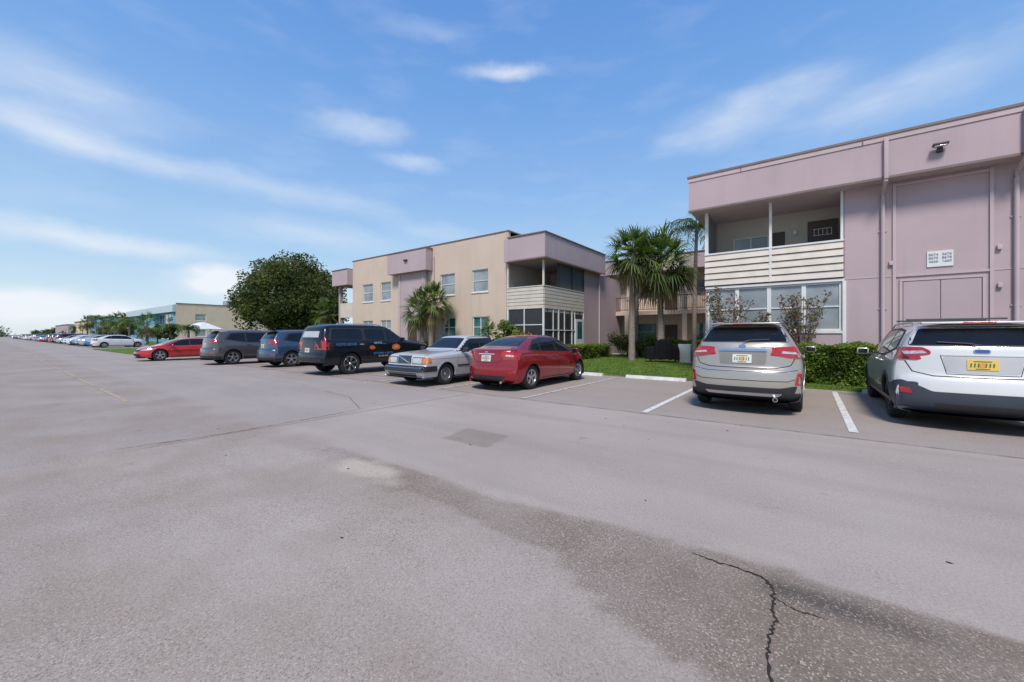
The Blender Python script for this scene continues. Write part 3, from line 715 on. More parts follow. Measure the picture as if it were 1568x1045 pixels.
for i,(x,y,_) in enumerate(V):
    if not(-7.5<x<9 and .0<y<7.2): continue
    n1=noise.noise((x*1.1,y*1.1,1)); n2=noise.noise((x*4,y*4,5)); n3=noise.noise((x*11,y*11,9)); w=.12*n1+.07*n2+.05*n3
    up=float(np.interp(x,[-5,-3.4,-2.2,-.9,-.1,.8,3,9],[2.75,2.78,2.74,2.92,2.98,2.92,2.85,2.8]))+w*.5
    lo=float(np.interp(x,[-5,-3.2,-1.9,-1.25,-.47,-.2],[2.55,2.28,2.26,2.12,1.86,1.85]))+w*1.4
    if x>-.2: lo=1.85-(x+.2)*9
    band=sm(up+.01,up-.03,y)*sm(lo-.03,lo+.05,y)*sm(-4.9,-3.9,x+.4*n1)
    band*=.46+.32*sm(-1.6,.0,x)+.25*n1+.25*n2
    band=max(band,.42*sm(.09,.02,abs(y-(up-.06)))*sm(-5.5,-4,x))
    sx_=(x+3.75)/.55; sy_=(y-2.50)/.21; light=.9*sm(1.25,.35,math.hypot(sx_,sy_)+w*3.5+.3*n2)
    light=max(light,.25*sm(.16,.0,abs(y-(up+.10)))*sm(-4,-2,x)*(.6+n2))
    wet=.8*sm(.18,.0,abs(y-2.72-.05*n1)+w*.5)*sm(-.3,-.12,x)*sm(.85,.1,x)
    pt=sm(.42,.39,abs(x+3.76+.2*(y-4.18)))*sm(.33,.31,abs(y-4.2)); band=max(band,pt*.45)
    band=max(band,.6*sm(.05,.015,abs(x+6.83+.05*n1-.02*y))*sm(.8,1.4,y))
    buf[i,0]=max(0,min(1,band))*(1-max(0,light)); buf[i,1]=max(0,light); buf[i,2]=max(0,wet)
att.data.foreach_set('color',buf.ravel())
o=bpy.data.objects.new('road_surface',me); COL.objects.link(o)

CRK=M('crack_dark',(.025,.021,.018),rough=.95)
def strip(name,pts,w,z,mat,jit=.0,step=.05,taper=False):
    P=resamp(pts,step); V=[];F=[]
    for i,p in enumerate(P):
        a=Vector(P[max(0,i-1)]);b=Vector(P[min(len(P)-1,i+1)]); d=(b-a).normalized(); n=Vector((-d.y,d.x))
        ww=w*(.3+1.3*R.random()) if jit else w
        if taper: ww*=min(1,(min(i,len(P)-1-i)+.5)/4)
        q=Vector(p)+n*R.uniform(-jit,jit)
        V+=[(*(q+n*ww/2),z),(*(q-n*ww/2),z)]
    for i in range(len(P)-1): F.append((2*i,2*i+1,2*i+3,2*i+2))
    me=bpy.data.meshes.new(name); me.from_pydata(V,[],F); me.materials.append(mat); o=bpy.data.objects.new(name,me); COL.objects.link(o); return o
strip('pavement_crack',[(-.62,2.83),(-.5,2.80),(-.38,2.81),(-.22,2.79),(-.15,2.70),(-.155,2.62),(-.13,2.4),(-.15,2.2),(-.12,2.0),(-.10,1.6),(-.12,1.0)],.014,.004,CRK,.010,.018,True)
strip('pavement_crack',[(-.15,2.62),(-.05,2.56),(.10,2.57)],.007,.004,CRK,.006,.015,True)
strip('pavement_crack',[(-7.0,1.0),(-6.85,2),(-6.88,3.2),(-6.95,4.4)],.012,.004,CRK,.014,.05,True)
strip('pavement_crack',[(-6.95,4.4),(-8.5,5.1),(-10,5.3)],.008,.004,CRK,.014,.05,True)
strip('pavement_joint',[(-60,7.31),(9,7.31)],.014,.0042,M('joint_dark',(.11,.10,.095),rough=.95),.006,.12)

def paintmat(name,col,wear):
    m=M(name,col,rough=.8,var=.1,scale=5); nt=m.node_tree; N=nt.nodes; L=nt.links; b=N['Principled BSDF']
    src=b.inputs['Base Color'].links[0].from_socket
    g=N.new('ShaderNodeNewGeometry'); n=N.new('ShaderNodeTexNoise'); n.inputs['Scale'].default_value=9; n.inputs['Detail'].default_value=7; n.inputs['Roughness'].default_value=.75; L.new(g.outputs['Position'],n.inputs['Vector'])
    mr=N.new('ShaderNodeMapRange'); mr.inputs[1].default_value=wear-.04; mr.inputs[2].default_value=wear+.06; L.new(n.outputs['Fac'],mr.inputs[0])
    mx=N.new('ShaderNodeMix'); mx.data_type='RGBA'; mx.inputs[7].default_value=(.33,.28,.245,1); L.new(mr.outputs[0],mx.inputs[0]); L.new(src,mx.inputs[6]); L.new(mx.outputs[2],b.inputs['Base Color'])
    return m
LW=paintmat('line_white',(.68,.67,.64),.57); LWW=paintmat('line_white_worn',(.60,.59,.56),.49); LY=paintmat('line_yellow',(.58,.38,.12),.46)
def line(x0,x1,y0,y1,mat): sheet('parking_line',x0,x1,y0,y1,.004,mat)
for X,y0_,mt in ((.56,7.75,LW),(-2.44,7.40,LW),(-5.2,7.36,LWW),(-7.95,7.2,LWW),(3.4,7.7,LW)): line(X-.055,X+.055,y0_,13.0,mt)
for X in (-10.75,-13.2,-15.9,-18.2,-21.4,-25,-28,-31): line(X-.05,X+.05,6.9,12.8,LY if X<-10.8 else LWW)
for i in range(5):
    sheet('parking_line',-13.0,-11.0,7.3+i*1.15,7.42+i*1.15,.0045,LY)
for k in range(10): sheet('center_line',-11.8-4.2*k-3.4,-11.8-4.2*k,1.86+.02*k,1.94+.02*k,.004,LY)
WST=M('wheel_stop_paint',(.68,.67,.64),rough=.8,var=.15,scale=6,bump=.2)
for X in (-3.95,-1.0,2.05,-6.7,-9.3,-12.1,-14.5,-17,-19.7,-23.4):
    o=Obj('wheel_stop',(X,13.05,0)); V=[]
    for sx_ in (-.95,.95):
        V+=[(sx_,-.075,.0),(sx_,-.055,.10),(sx_,.055,.10),(sx_,.075,0)]
    o.add('block',WST,V,[(0,1,2,3),(7,6,5,4),(0,4,5,1),(1,5,6,2),(2,6,7,3),(3,7,4,0)]); o.finish()
sheet('sidewalk',-12.5,-4,27.6,29.9,.045,CONC,.06)
o=Obj('road_debris'); DK=M('debris',(.03,.027,.024),rough=.9)
for k in range(34):
    a=R.uniform(-9,5); b_=R.uniform(1.2,7.5); r=R.uniform(.006,.022)
    V=[(a+r*math.cos(t)*R.uniform(.6,1.3),b_+r*math.sin(t)*R.uniform(.4,1),.001) for t in (0,1.2,2.4,3.6,4.8)]; V.append((a,b_,r*.4))
    o.add('pebbles',DK,V,[(i,(i+1)%5,5) for i in range(5)])
o.finish()

# ------------------------------------------------------------------ right building
UX=(1,0); UYp=(0,1); NY=(0,-1); NXp=(1,0)
def near_building():
    o=Obj('pink_apartment_building')
    Y=16.; XL=-3.0; XR=.93; XE=24.
    o.wall('walls',PINK,(XR,Y),UX,NY,XE-XR,0,5.95)
    o.wall('walls',PINK,(XL,Y),UX,NY,XR-XL,0,3.22,[(.06,XR-XL-.06,1.58,3.12)],.14)
    o.box('walls',PINK,XL-.0,XL+.10,17.85,27,0,5.95)
    o.wall('walls',PINK,(XL-.001,17.85),UYp,(-1,0),9.2,0,5.95)
    o.box('walls',PINK,XL+.1,XE,26.9,27,0,5.95)
    n=4; a=.06; b=XR-XL-.06; st=(b-a)/n
    for k in range(n):
        o.window((XL,Y),UX,NY,a+k*st,a+(k+1)*st,1.58,3.12,BLIND,depth=.08,rail=True,fw=.06,sill=False)
    o.box('window_frames',WHITE,XL,XR,Y-.035,Y-.002,1.50,1.575)
    o.box('window_frames',WHITE,XL,XR,Y-.03,Y-.002,3.125,3.2)
    o.box('window_frames',WHITE,XR-.045,XR+.045,Y-.045,Y-.004,1.2,3.12)
    for k in range(5):
        z=3.25+k*.226; d=.045
        V=[(xx,yy,zz) for xx in (XL-.02,XR-.02) for (yy,zz) in ((Y-.03-d,z+.0),(Y-.03,z+.205),(Y+.06,z+.205),(Y+.06,z))]
        o.add('balustrade_slats_gap_shade',SLAT,V,[(0,1,2,3),(7,6,5,4),(0,4,5,1),(1,5,6,2),(2,6,7,3),(3,7,4,0)])
    o.box('balustrade_slats_gap_shade',BRONZE,XL,XR-.03,Y+.0,Y+.05,3.22,4.36)  # dark fill between slats, colours in the shadow lines of the gaps
    o.box('balustrade_slats_gap_shade',WHITE,XL-.03,XR-.01,Y-.07,Y+.08,4.365,4.42)
    o.box('balcony_posts',WHITE,-1.03,-.95,Y-.065,Y+.02,3.24,4.36); o.box('balcony_posts',WHITE,-1.03,-.95,Y-.03,Y+.04,4.42,5.95)
    o.box('balcony_posts',WHITE,XL-.02,XL+.09,Y-.03,Y+.07,3.24,5.95)
    o.box('balcony_posts',WHITE,XR-.09,XR-.02,Y+.01,Y+.06,4.42,5.95)
    o.box('balcony_floor',CONC,XL,XR,Y+.09,17.85,3.1,3.25)
    o.wall('balcony_walls',BALWALL,(XL+.1,17.85),UX,NY,XR-XL-.1,3.25,5.95,[(.55,1.75,4.15,5.25),(1.85,2.25,3.25,5.3)],.08)
    o.window((XL+.1,17.85),UX,NY,.55,1.75,4.15,5.25,BLIND,depth=.06,mull=1,rail=False,sill=False)
    o.box('balcony_door_and_sign',DOORB,XL+.1+1.85,XL+.1+2.25,17.88,17.92,3.25,5.3)
    o.box('balcony_door_and_sign',DOORB,.02,.86,17.74,17.84,4.72,5.5)  # dark brown wall sign, not a door; white lettering and frame lines follow
    for k in range(5): o.box('balcony_door_and_sign',WHITE,.20+k*.12,.215+k*.12,17.72,17.738,4.99,5.19)
    for q in ((.18,.70,4.97,4.988),(.18,.70,5.192,5.21)): o.box('balcony_door_and_sign',WHITE,q[0],q[1],17.72,17.738,q[2],q[3])
    o.rbox('balcony_lamp',WHITE,(-.35,17.78,5.2),(.12,.1,.18),.03)
    o.wall('balcony_walls',BALWALL,(XR-.002,16.1),UYp,(-1,0),1.75,3.25,5.95)
    o.wall('balcony_screen',M('insect_screen',(.22,.25,.28),rough=.7),(XL+.03,Y+.07),UYp,(-1,0),1.78,4.42,5.95)
    o.box('balcony_walls',BALWALL,XL+.01,XL+.06,Y+.08,17.84,3.25,4.40)
    FY=15.4
    o.box('fascia',PINK,XL-.45,XE+.3,FY,Y+2.2,5.97,7.12)
    o.box('soffit',PINKL,XL-.43,XE,FY+.02,Y+2.1,5.93,5.968)
    o.box('coping',COPING,XL-.50,XE+.3,FY-.05,27.2,7.122,7.19)
    o.box('coping',PINKL,XL-.47,XE+.3,FY-.025,FY-.002,6.98,7.118)
    o.box('coping',COPING,XL-.45,XE,FY-.012,FY+.02,5.90,5.966)
    o.box('roof',PINK,XL-.45,XE+.3,Y+2.25,27.15,5.97,7.11)
    for X in (2.05,3.92): o.box('trim',PINKL,X-.035,X+.035,Y-.05,Y-.003,.4,5.88)
    o.box('trim',PINKL,2.088,3.882,Y-.045,Y-.003,5.78,5.86)
    o.box('trim',PINKL,2.09,3.88,Y-.04,Y-.003,3.14,3.2)
    o.box('trim',PINKL,2.16,2.22,Y-.04,Y-.003,.6,3.0); o.box('trim',PINKL,3.76,3.82,Y-.04,Y-.003,.6,3.0); o.box('trim',PINKL,2.16,3.82,Y-.042,Y-.003,3.003,3.06)
    o.box('service_doors',PINK,2.24,2.975,Y-.03,Y-.003,.35,2.98); o.box('service_doors',PINK,2.995,3.74,Y-.03,Y-.003,.35,2.98)
    o.box('trim',PINKL,XR+.02,XE,Y-.012,Y-.002,3.16,3.19)
    for X,zz in ((1.98,3.55),(4.05,3.75),(4.06,2.75)):
        o.rbox('junction_boxes',PINKL,(X,Y-.04,zz),(.09,.08,.12),.01)
    for X in (1.80,4.33,9.5):
        o.rbox('downspouts',PINKL,(X,FY-.075,6.45),(.10,.09,1.16),.02)
        o.tube('downspouts',PINKL,[(X,FY-.075,5.95),(X,FY-.07,5.84),(X,FY+.2,5.76),(X,Y-.09,5.66),(X,Y-.07,5.5),(X,Y-.07,.3)],.05,10)
        o.box('downspouts',PINKL,X-.09,X+.09,Y-.03,Y-.004,4.5,4.54); o.box('downspouts',PINKL,X-.09,X+.09,Y-.03,Y-.004,2.2,2.24)
    for k in range(6): o.box('coping',COPING,XL+1.2+k*3.1,XL+1.215+k*3.1,FY-.053,FY-.001,7.0,7.19)
    o.rbox('flood_light',BRONZE,(2.85,FY-.06,6.40),(.12,.10,.12),.02)
    o.rbox('flood_light',BRONZE,(2.85,FY-.15,6.52),(.30,.16,.07),.02); 
    o.rbox('flood_light',CLEARL,(2.85,FY-.16,6.47),(.24,.12,.03),.01)
    o.box('address_board',WHITE,2.72,3.23,Y-.03,Y-.004,3.36,3.80)
    e=o.finish()
    INK=M('sign_ink',(.25,.25,.30),rough=.6)
    for k,(xx,t) in enumerate(((2.845,'8674\n8670\n4666'),(3.105,'3676\n8678\n1660'))):
        text(e,'address_text_%d'%k,t,(xx,Y-.034,3.60),(rad(90),0,0),.095,INK)
    return e
near_building()

def mid_building():
    o=Obj('beige_apartment_building')
    Y=18.9; XA=-31.; XB=-14.35; X0=XA; H=7.68
    u=lambda X:X-X0
    wins=[(-20.25,-18.85,4.15,5.58),(-17.3,-15.95,4.18,5.60),(-20.15,-18.8,1.30,2.60),(-17.25,-15.95,1.30,2.60),(-29.5,-28.1,4.15,5.58),(-27.05,-25.75,4.15,5.58),(-29.5,-28.1,1.3,2.6),(-27.05,-25.75,1.3,2.6)]
    ops=[(u(a),u(b),c,d) for a,b,c,d in wins]
    o.wall('walls',BEIGE,(XA,Y),UX,NY,XB-XA,0,H,ops,.14)
    for k,(a,b,c,d) in enumerate(wins):
        low=c<2
        o.window((XA,Y),UX,NY,u(a),u(b),c,d,(TEAL if k in(2,3) else BLIND),depth=.1,rail=True,mull=1 if low else 0)
    o.box('roof_parapet',BEIGE,XA,XB,Y+.2,32,H-.5,H-.02)
    o.box('coping',COPING,XA-.05,XB+.05,Y-.05,Y+.28,H+.0,H+.05)
    o.box('coping',COPING,XB-.2,XB+.05,Y+.281,32,H,H+.05)
    o.wall('walls',BEIGE,(XB,Y),UYp,NXp,13,0,H)
    o.wall('walls',BEIGE,(XA,Y),UYp,(-1,0),13,0,H)
    for X in (-14.55,-20.9): o.box('trim',BEIGE,X-.06,X+.06,Y-.035,Y-.002,0,H-.05)
    o.box('fascia',PINK,-25.3,-21.0,Y-.65,Y-.004,5.95,7.45); o.box('coping',COPING,-25.35,-20.95,Y-.70,Y-.003,7.452,7.51)
    o.box('entry_bay',PINK,-24.5,-21.5,Y-.25,Y-.003,0,5.945)
    o.box('entry_bay',DOORB,-23.4,-22.4,Y-.27,Y-.252,.1,2.5)
    for X in (-24.3,-21.7): o.box('entry_bay',PINKL,X-.06,X+.06,Y-.29,Y-.252,0,5.94)
    o.rbox('bay_lamp',BRONZE,(-23.1,Y-.72,6.8),(.35,.14,.12),.03)
    o.tube('downspouts',PINKL,[(-20.85,Y-.07,6.9),(-20.85,Y-.07,.2)],.05,8)
    o.box('fascia',PINK,-33.4,XA-.01,Y-.5,Y+8,5.7,7.0); o.box('coping',COPING,-33.45,XA-.01,Y-.55,Y+8,7.002,7.06)
    o.box('walls',BRONZE,-33,XA-.01,Y+1.5,Y+1.6,0,5.69); o.box('walls',PINK,-33.2,-32.95,Y,Y+.25,0,5.69)
    o.box('balustrade_slats_gap_shade',SLAT,-32.94,XA-.02,Y,Y+.1,2.95,4.2); o.box('walls',PINK,-32.94,XA-.02,Y,Y+.1,0,1.3)
    XC=-11.75; YF=18.72; YE=23.65; YG=30.
    o.wall('pink_walls',PINK,(XC,YE),UYp,NXp,YG-YE,0,5.68)
    o.wall('pink_walls',BALWALL,(XB+.0,YF+5),UX,NY,XC-XB,0,5.68)
    o.box('balcony_floor',CONC,XB+.01,XC-.01,YF+.05,YE,2.75,2.94)
    o.box('balcony_floor',CONC,XB+.01,XC-.01,YF+.05,YE,.05,.2)
    for k in range(6):
        z=2.95+k*.205
        for (x0_,x1_,y0_,y1_) in ((XB+.02,XC,YF-.03,YF+.03),(XC-.03,XC+.03,YF+.031,YE)):
            o.box('balustrade_slats_gap_shade',SLAT,x0_,x1_,y0_,y1_,z,z+.18)
        o.box('balustrade_slats_gap_shade',BRONZE,XB+.03,XC-.04,YF+.031,YF+.05,z+.17,z+.206)  # dark strips behind the gaps stand in for the shadow lines
    o.box('balustrade_slats_gap_shade',BRONZE,XC-.05,XC-.032,YF+.06,YE,2.95,4.17)  # dark sheet behind the side slats, same painted gap shade
    o.box('balustrade_slats_gap_shade',SLAT,XB+.02,XC+.05,YF-.05,YF+.05,4.185,4.24); o.box('balustrade_slats_gap_shade',SLAT,XC-.05,XC+.05,YF+.051,YE,4.185,4.24)
    for (px,py) in ((XC-.02,YF+.02),(XC-.02,YF+1.65),(XC-.02,YF+3.3),(XC-.02,YE-.05),(XB+.1,YF+.02)):
        o.box('balcony_posts',SLAT if py<YF+.5 else BRONZE,px-.05,px+.05,py-.05,py+.05,4.24,5.68)
        o.box('balcony_posts',WHITE,px-.05,px+.045,py-.05,py+.05,.2,2.945)
    o.box('dark_screens',M('grey_screen',(.10,.11,.115),rough=.7),XC-.035,XC-.02,YF+1.75,YE-.12,4.24,5.68)
    o.wall('balcony_walls',BALWALL,(XB+.01,YF),UYp,NXp,YE-YF,.2,5.68)
    o.box('pink_walls',PINK,XC-.06,XC-.0,YF+.08,YE-1.3,.2,.75)
    o.box('pink_walls',PINK,XB+.16,XC-.08,YF,YF+.06,.2,1.25)
    o.box('dark_screens',BRONZE,XC-.04,XC-.02,YF+.08,YE,.76,2.94)
    o.box('dark_screens',BRONZE,XB+.16,XC-.08,YF+.02,YF+.04,1.26,2.94)
    for q in range(7): o.box('balcony_posts',WHITE if q%2 else BRONZE,XC-.02,XC+.02,YF+.35+q*.66,YF+.40+q*.66,.75,2.94)
    o.box('balcony_posts',WHITE,XC-.02,XC+.03,YF+.1,YE,1.7,1.75)
    o.box('balcony_posts',WHITE,XB+.16,XC-.08,YF-.02,YF+.02,2.0,2.05); o.box('balcony_posts',WHITE,-13.1,-13.04,YF-.021,YF+.019,1.26,2.94)
    o.box('storm_door',WHITE,XC-.0,XC+.05,YE-1.2,YE-.15,.2,2.45); o.box('storm_door',TEAL,XC+.051,XC+.056,YE-1.0,YE-.35,1.2,2.3)
    o.box('fascia',PINK,-13.9,-11.39,18.28,18.9,5.72,7.05); o.box('fascia',PINK,-13.9,-11.39,18.9,26.3,5.722,7.048)
    o.box('fascia',PINK,XB+.0,-13.9,18.45,26.3,5.724,7.046)
    o.box('coping',COPING,-13.95,-11.33,18.22,26.36,7.052,7.11)
    o.box('coping',COPING,-13.9,-11.37,18.262,18.279,5.66,5.74); o.box('coping',COPING,-11.389,-11.372,18.28,26.3,5.66,5.74)
    o.tube('downspouts',PINKL,[(XC+.08,25.9,5.7),(XC+.08,25.9,.2)],.05,8)
    o.tube('downspouts',PINKL,[(XB-.0,Y-.10,7.2),(XB-.0,Y-.10,.2)],.05,8)
    return o.finish()
mid_building()

def courtyard():
    o=Obj('courtyard_apartment_wing'); Y=30.5; XA=-16.; XE=6.
    wins=[]; 
    for k in range(5):
        a=1.2+k*4.2
        wins+= [(a,a+1.5,1.0,2.35),(a,a+1.5,4.2,5.4)]
    o.wall('walls',BEIGE,(XA,Y),UX,NY,XE-XA,0,6.2,wins,.12)
    for w in wins: o.window((XA,Y),UX,NY,*w,(TEAL if w[2]<2 else BLIND),frame=BEIGE,depth=.09,sill=False)
    for k in range(5):
        a=XA+3.3+k*4.2
        for z in (.1,3.25): o.box('doors',DOORB if k%2 else SLAT,a,a+.9,Y-.04,Y-.003,z,z+2.1)
        o.rbox('wall_lamps',M('lamp_glass',(.75,.7,.55),rough=.3),(a-.25,Y-.08,5.1),(.1,.12,.2),.03)
    o.box('walkway_slab',BEIGE,XA,XE,Y-1.4,Y-.003,2.92,3.2)
    o.box('fascia',PINK,XA,XE,Y-1.2,Y,6.1,7.15); o.box('coping',COPING,XA,XE,Y-1.26,Y+.1,7.152,7.22); o.box('roof',ROOFM,XA,XE,Y+.11,Y+9,6.2,7.1)
    for k in range(6):
        X=XA+1+k*4.1; o.box('columns',BEIGE,X-.15,X+.15,Y-1.42,Y-1.12,0,2.915); o.box('columns',BEIGE,X-.10,X+.10,Y-1.20,Y-1.0,3.205,6.095)
    o.box('railing',BRONZE,XA,XE,Y-1.36,Y-1.32,4.22,4.27); o.box('railing',BRONZE,XA,XE,Y-1.36,Y-1.32,3.3,3.34)
    x=XA+.1
    while x<XE: o.box('railing',BRONZE,x,x+.02,Y-1.35,Y-1.33,3.34,4.22); x+=.14
    return o.finish()
courtyard()

def far_building():
    o=Obj('pale_blue_apartment_building'); X=-97.; Y=22.3; BLU=stucco('pale_blue_wall',(.17,.36,.47)); PALE=stucco('far_beige',(.74,.56,.41))
    w=[(3,4.8,4.2,5.6),(13,14.8,4.2,5.6),(17,18.8,4.2,5.6),(3,4.8,1.1,2.5),(13,14.8,1.1,2.5)]
    o.wall('walls',PALE,(X,Y),UYp,NXp,26,0,7.5,w,.2)
    for q in w: o.window((X,Y),UYp,NXp,*q,BLIND,depth=.12,fw=.12)
    o.wall('walls',BLU,(X-40,Y),UX,NY,40,0,7.3,[(24,38,.6,2.8),(24,38,3.6,5.8),(8,16,.6,2.8),(8,16,3.6,5.8)],1.2)
    for a,b in ((24,38),(8,16)):
        for z in (.6,3.6):
            o.window((X-40,Y),UX,NY,a,b,z,z+2.2,GLASSB,depth=.9,mull=5,rail=True,fw=.15,sill=False)
    o.box('fascia',M('far_fascia',(.50,.60,.62)),X-40.5,X-.02,Y-.5,Y-.02,5.9,7.2)
    o.box('fascia',M('far_band',(.5,.5,.5)),X-40.5,X-.02,Y-.3,Y-.02,2.9,3.3)
    o.box('roof',ROOFM,X-40,X-.1,Y+.02,Y+26,6.9,7.35); o.box('coping',COPING,X-.1,X+.1,Y,Y+26,7.5,7.6)
    o.rbox('rooftop_unit',M('ac_unit',(.3,.3,.3)),(X-5,Y+11,8.2),(2.5,3,1.4),.1); o.rbox('rooftop_unit',M('ac_unit',(.3,.3,.3)),(X-5,Y+15,8.0),(1.5,1.5,1.1),.1)
    o.finish()
    o=Obj('entrance_canopy',(-72,19.5,0)); CW=M('canopy_white',(.72,.72,.70),rough=.7)
    V=[(-2.5,-2,2.3),(2.5,-2,2.3),(2.5,2,2.3),(-2.5,2,2.3),(-1.6,0,3.3),(1.6,0,3.3)]
    o.add('roof',CW,V,[(0,1,5,4),(1,2,5),(2,3,4,5),(3,0,4),(3,2,1,0)])
    for a in (-2.3,2.3):
        for b in (-1.8,1.8): o.box('posts',CW,a-.06,a+.06,b-.06,b+.06,0,2.3)
    o.finish()
    for (bx,by,L_,hh,c) in ((-175,24,34,7,BLU),(-235,26,38,7.2,PALE),(-320,28,60,7,PINK)):
        o=Obj('apartment_building'); 
        ww=[(a,a+1.8,z,z+1.4) for a in range(3,L_-3,5) for z in (1.1,4.2)]
        o.wall('walls',c,(bx-L_,by),UX,NY,L_,0,hh,ww,.2)
        for q in ww: o.window((bx-L_,by),UX,NY,*q,GLASSB,depth=.12,fw=.12,sill=False)
        o.wall('walls',c,(bx,by),UYp,NXp,18,0,hh); o.box('roof',COPING,bx-L_,bx+.1,by-.3,by+18,hh,hh+.25); o.finish()
far_building()

# ------------------------------------------------------------------ vegetation
LG=[leafmat('leaf_dark',(.030,.046,.013)),leafmat('leaf_mid',(.060,.080,.022)),leafmat('leaf_light',(.105,.125,.035))]
HG=[leafmat('hedge_dark',(.045,.080,.010)),leafmat('hedge_mid',(.10,.165,.020)),leafmat('hedge_light',(.19,.26,.035))]
PG=[leafmat('palm_dark',(.05,.085,.025)),leafmat('palm_mid',(.10,.15,.04)),leafmat('palm_light',(.18,.23,.065))]
DEAD=leafmat('palm_dead',(.26,.20,.11)); BARK=M('bark',(.16,.125,.10),rough=.95,var=.35,scale=8,bump=.8,bscale=20,stretch=(1,1,4))
PBARK=M('palm_bark',(.26,.215,.18),rough=.95,var=.35,scale=6,bump=.9,bscale=16,stretch=(1,1,5))
def leaves(o,part,C,size,mats,mi,flat=0.,asp=.5):
    n=len(C); d=RN.normal(size=(n,3)); d[:,2]*=(1-flat); d/=np.linalg.norm(d,axis=1)[:,None]
    e=RN.normal(size=(n,3)); e-= (e*d).sum(1)[:,None]*d; e/=np.linalg.norm(e,axis=1)[:,None]
    s=size*RN.uniform(.6,1.35,size=n)[:,None]
    V=np.empty((n,4,3)); V[:,0]=C-d*s*.5; V[:,1]=C+e*s*asp*.5; V[:,2]=C+d*s*.5; V[:,3]=C-e*s*asp*.5
    V=V.reshape(-1,3)
    p=o.parts.setdefault(part,dict(v=[],f=[],m=[],mats=[])); 
    for m in mats:
        if m not in p['mats']: p['mats'].append(m)
    idx=[p['mats'].index(m) for m in mats]; k=len(p['v'])
    p['v'].extend(map(tuple,V.tolist())); p['f'].extend([(k+4*i,k+4*i+1,k+4*i+2,k+4*i+3) for i in range(n)]); p['m'].extend([idx[int(q)] for q in mi])
def clumps(centers,radii,per,squash=.8):
    out=[];cid=[]
    for c,r,i in zip(centers,radii,range(len(centers))):
        u=RN.normal(size=(per,3)); u/=np.linalg.norm(u,axis=1)[:,None]; u*=(RN.random(per)**.45)[:,None]*r; u[:,2]*=squash
        out.append(np.array(c)+u); cid+= [i]*per
    return np.vstack(out),np.array(cid)
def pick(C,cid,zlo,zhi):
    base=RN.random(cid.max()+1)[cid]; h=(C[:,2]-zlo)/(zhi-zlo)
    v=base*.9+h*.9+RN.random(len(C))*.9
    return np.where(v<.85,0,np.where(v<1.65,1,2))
def tree(name,loc,H,Wd,n=90,per=230,size=.2,base=1.2,mats=LG):
    o=Obj(name,loc); cs=[];rs=[]
    zc=(base+H)/2; hz=(H-base)/2
    while len(cs)<n:
        u=Vector((R.uniform(-1,1),R.uniform(-1,1),R.uniform(-1,1)))
        if .35<u.length<1:
            taper=1-.35*max(0,u.z)**1.5
            k=.84; cs.append((u.x*Wd/2*k*taper,u.y*Wd/2*k*taper,zc+u.z*hz*k)); rs.append(R.uniform(.08,.15)*Wd)
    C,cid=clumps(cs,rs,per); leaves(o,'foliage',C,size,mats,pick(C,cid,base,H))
    o.tube('trunk',BARK,[(0,0,-.1),(.05,0,base*.6),(0,.05,base+.5),(.1,0,zc)],[Wd*.04,Wd*.032,Wd*.028,Wd*.012],10)
    for c in cs[:26]:
        c=Vector(c); m=Vector((c.x*.35,c.y*.35,(base+.4+c.z)/2)); o.tube('limbs',BARK,[(0,0,base+.2),m,c],[Wd*.014,Wd*.009,Wd*.003],6)
    return o.finish()
tree('shade_tree',(-40.6,18.3,0),9.7,10.9,n=150,per=270,size=.27,base=.6,mats=[LG[0],LG[1],leafmat('leaf_olive',(.125,.135,.035))])
tree('small_tree',(-35.5,19.5,0),5.2,3.6,n=30,per=130,size=.2,base=1.4,mats=[LG[0],LG[1],PG[1]])
tree('pine_tree',(-128,52,0),12.5,11,n=40,per=120,size=.6,base=6)
for (a,b,h,w) in ((-52,11.5,2.6,1.8),(-84,17,3.2,3),(-105,17,4,4),(-120,17,4.5,5),(-142,18,6,7)):
    tree('garden_tree',(a,b,0),h,w,n=22,per=90,size=.3,base=.8)
def treeline():
    o=Obj('distant_trees'); cs=[];rs=[]
    for k in range(170):
        X=-150-R.random()**1.4*800; Yy=R.uniform(18,60)+abs(X)*.03; h=R.uniform(4,8.5)
        cs+=[(X+R.uniform(-3,3),Yy,R.uniform(1,h)) for _ in range(3)]; rs+=[R.uniform(2.2,4.5) for _ in range(3)]
    for k in range(60):
        X=-420-R.random()*500; Yy=R.uniform(-60,14); cs.append((X,Yy,R.uniform(1,6))); rs.append(R.uniform(3,6))
    for k in range(30):
        cs.append((R.uniform(-60,-33),R.uniform(60,80),R.uniform(1,5))); rs.append(R.uniform(2.5,4))
    C,cid=clumps(cs,rs,40); leaves(o,'foliage',C,1.5,LG,pick(C,cid,0,10)); o.finish()
treeline()

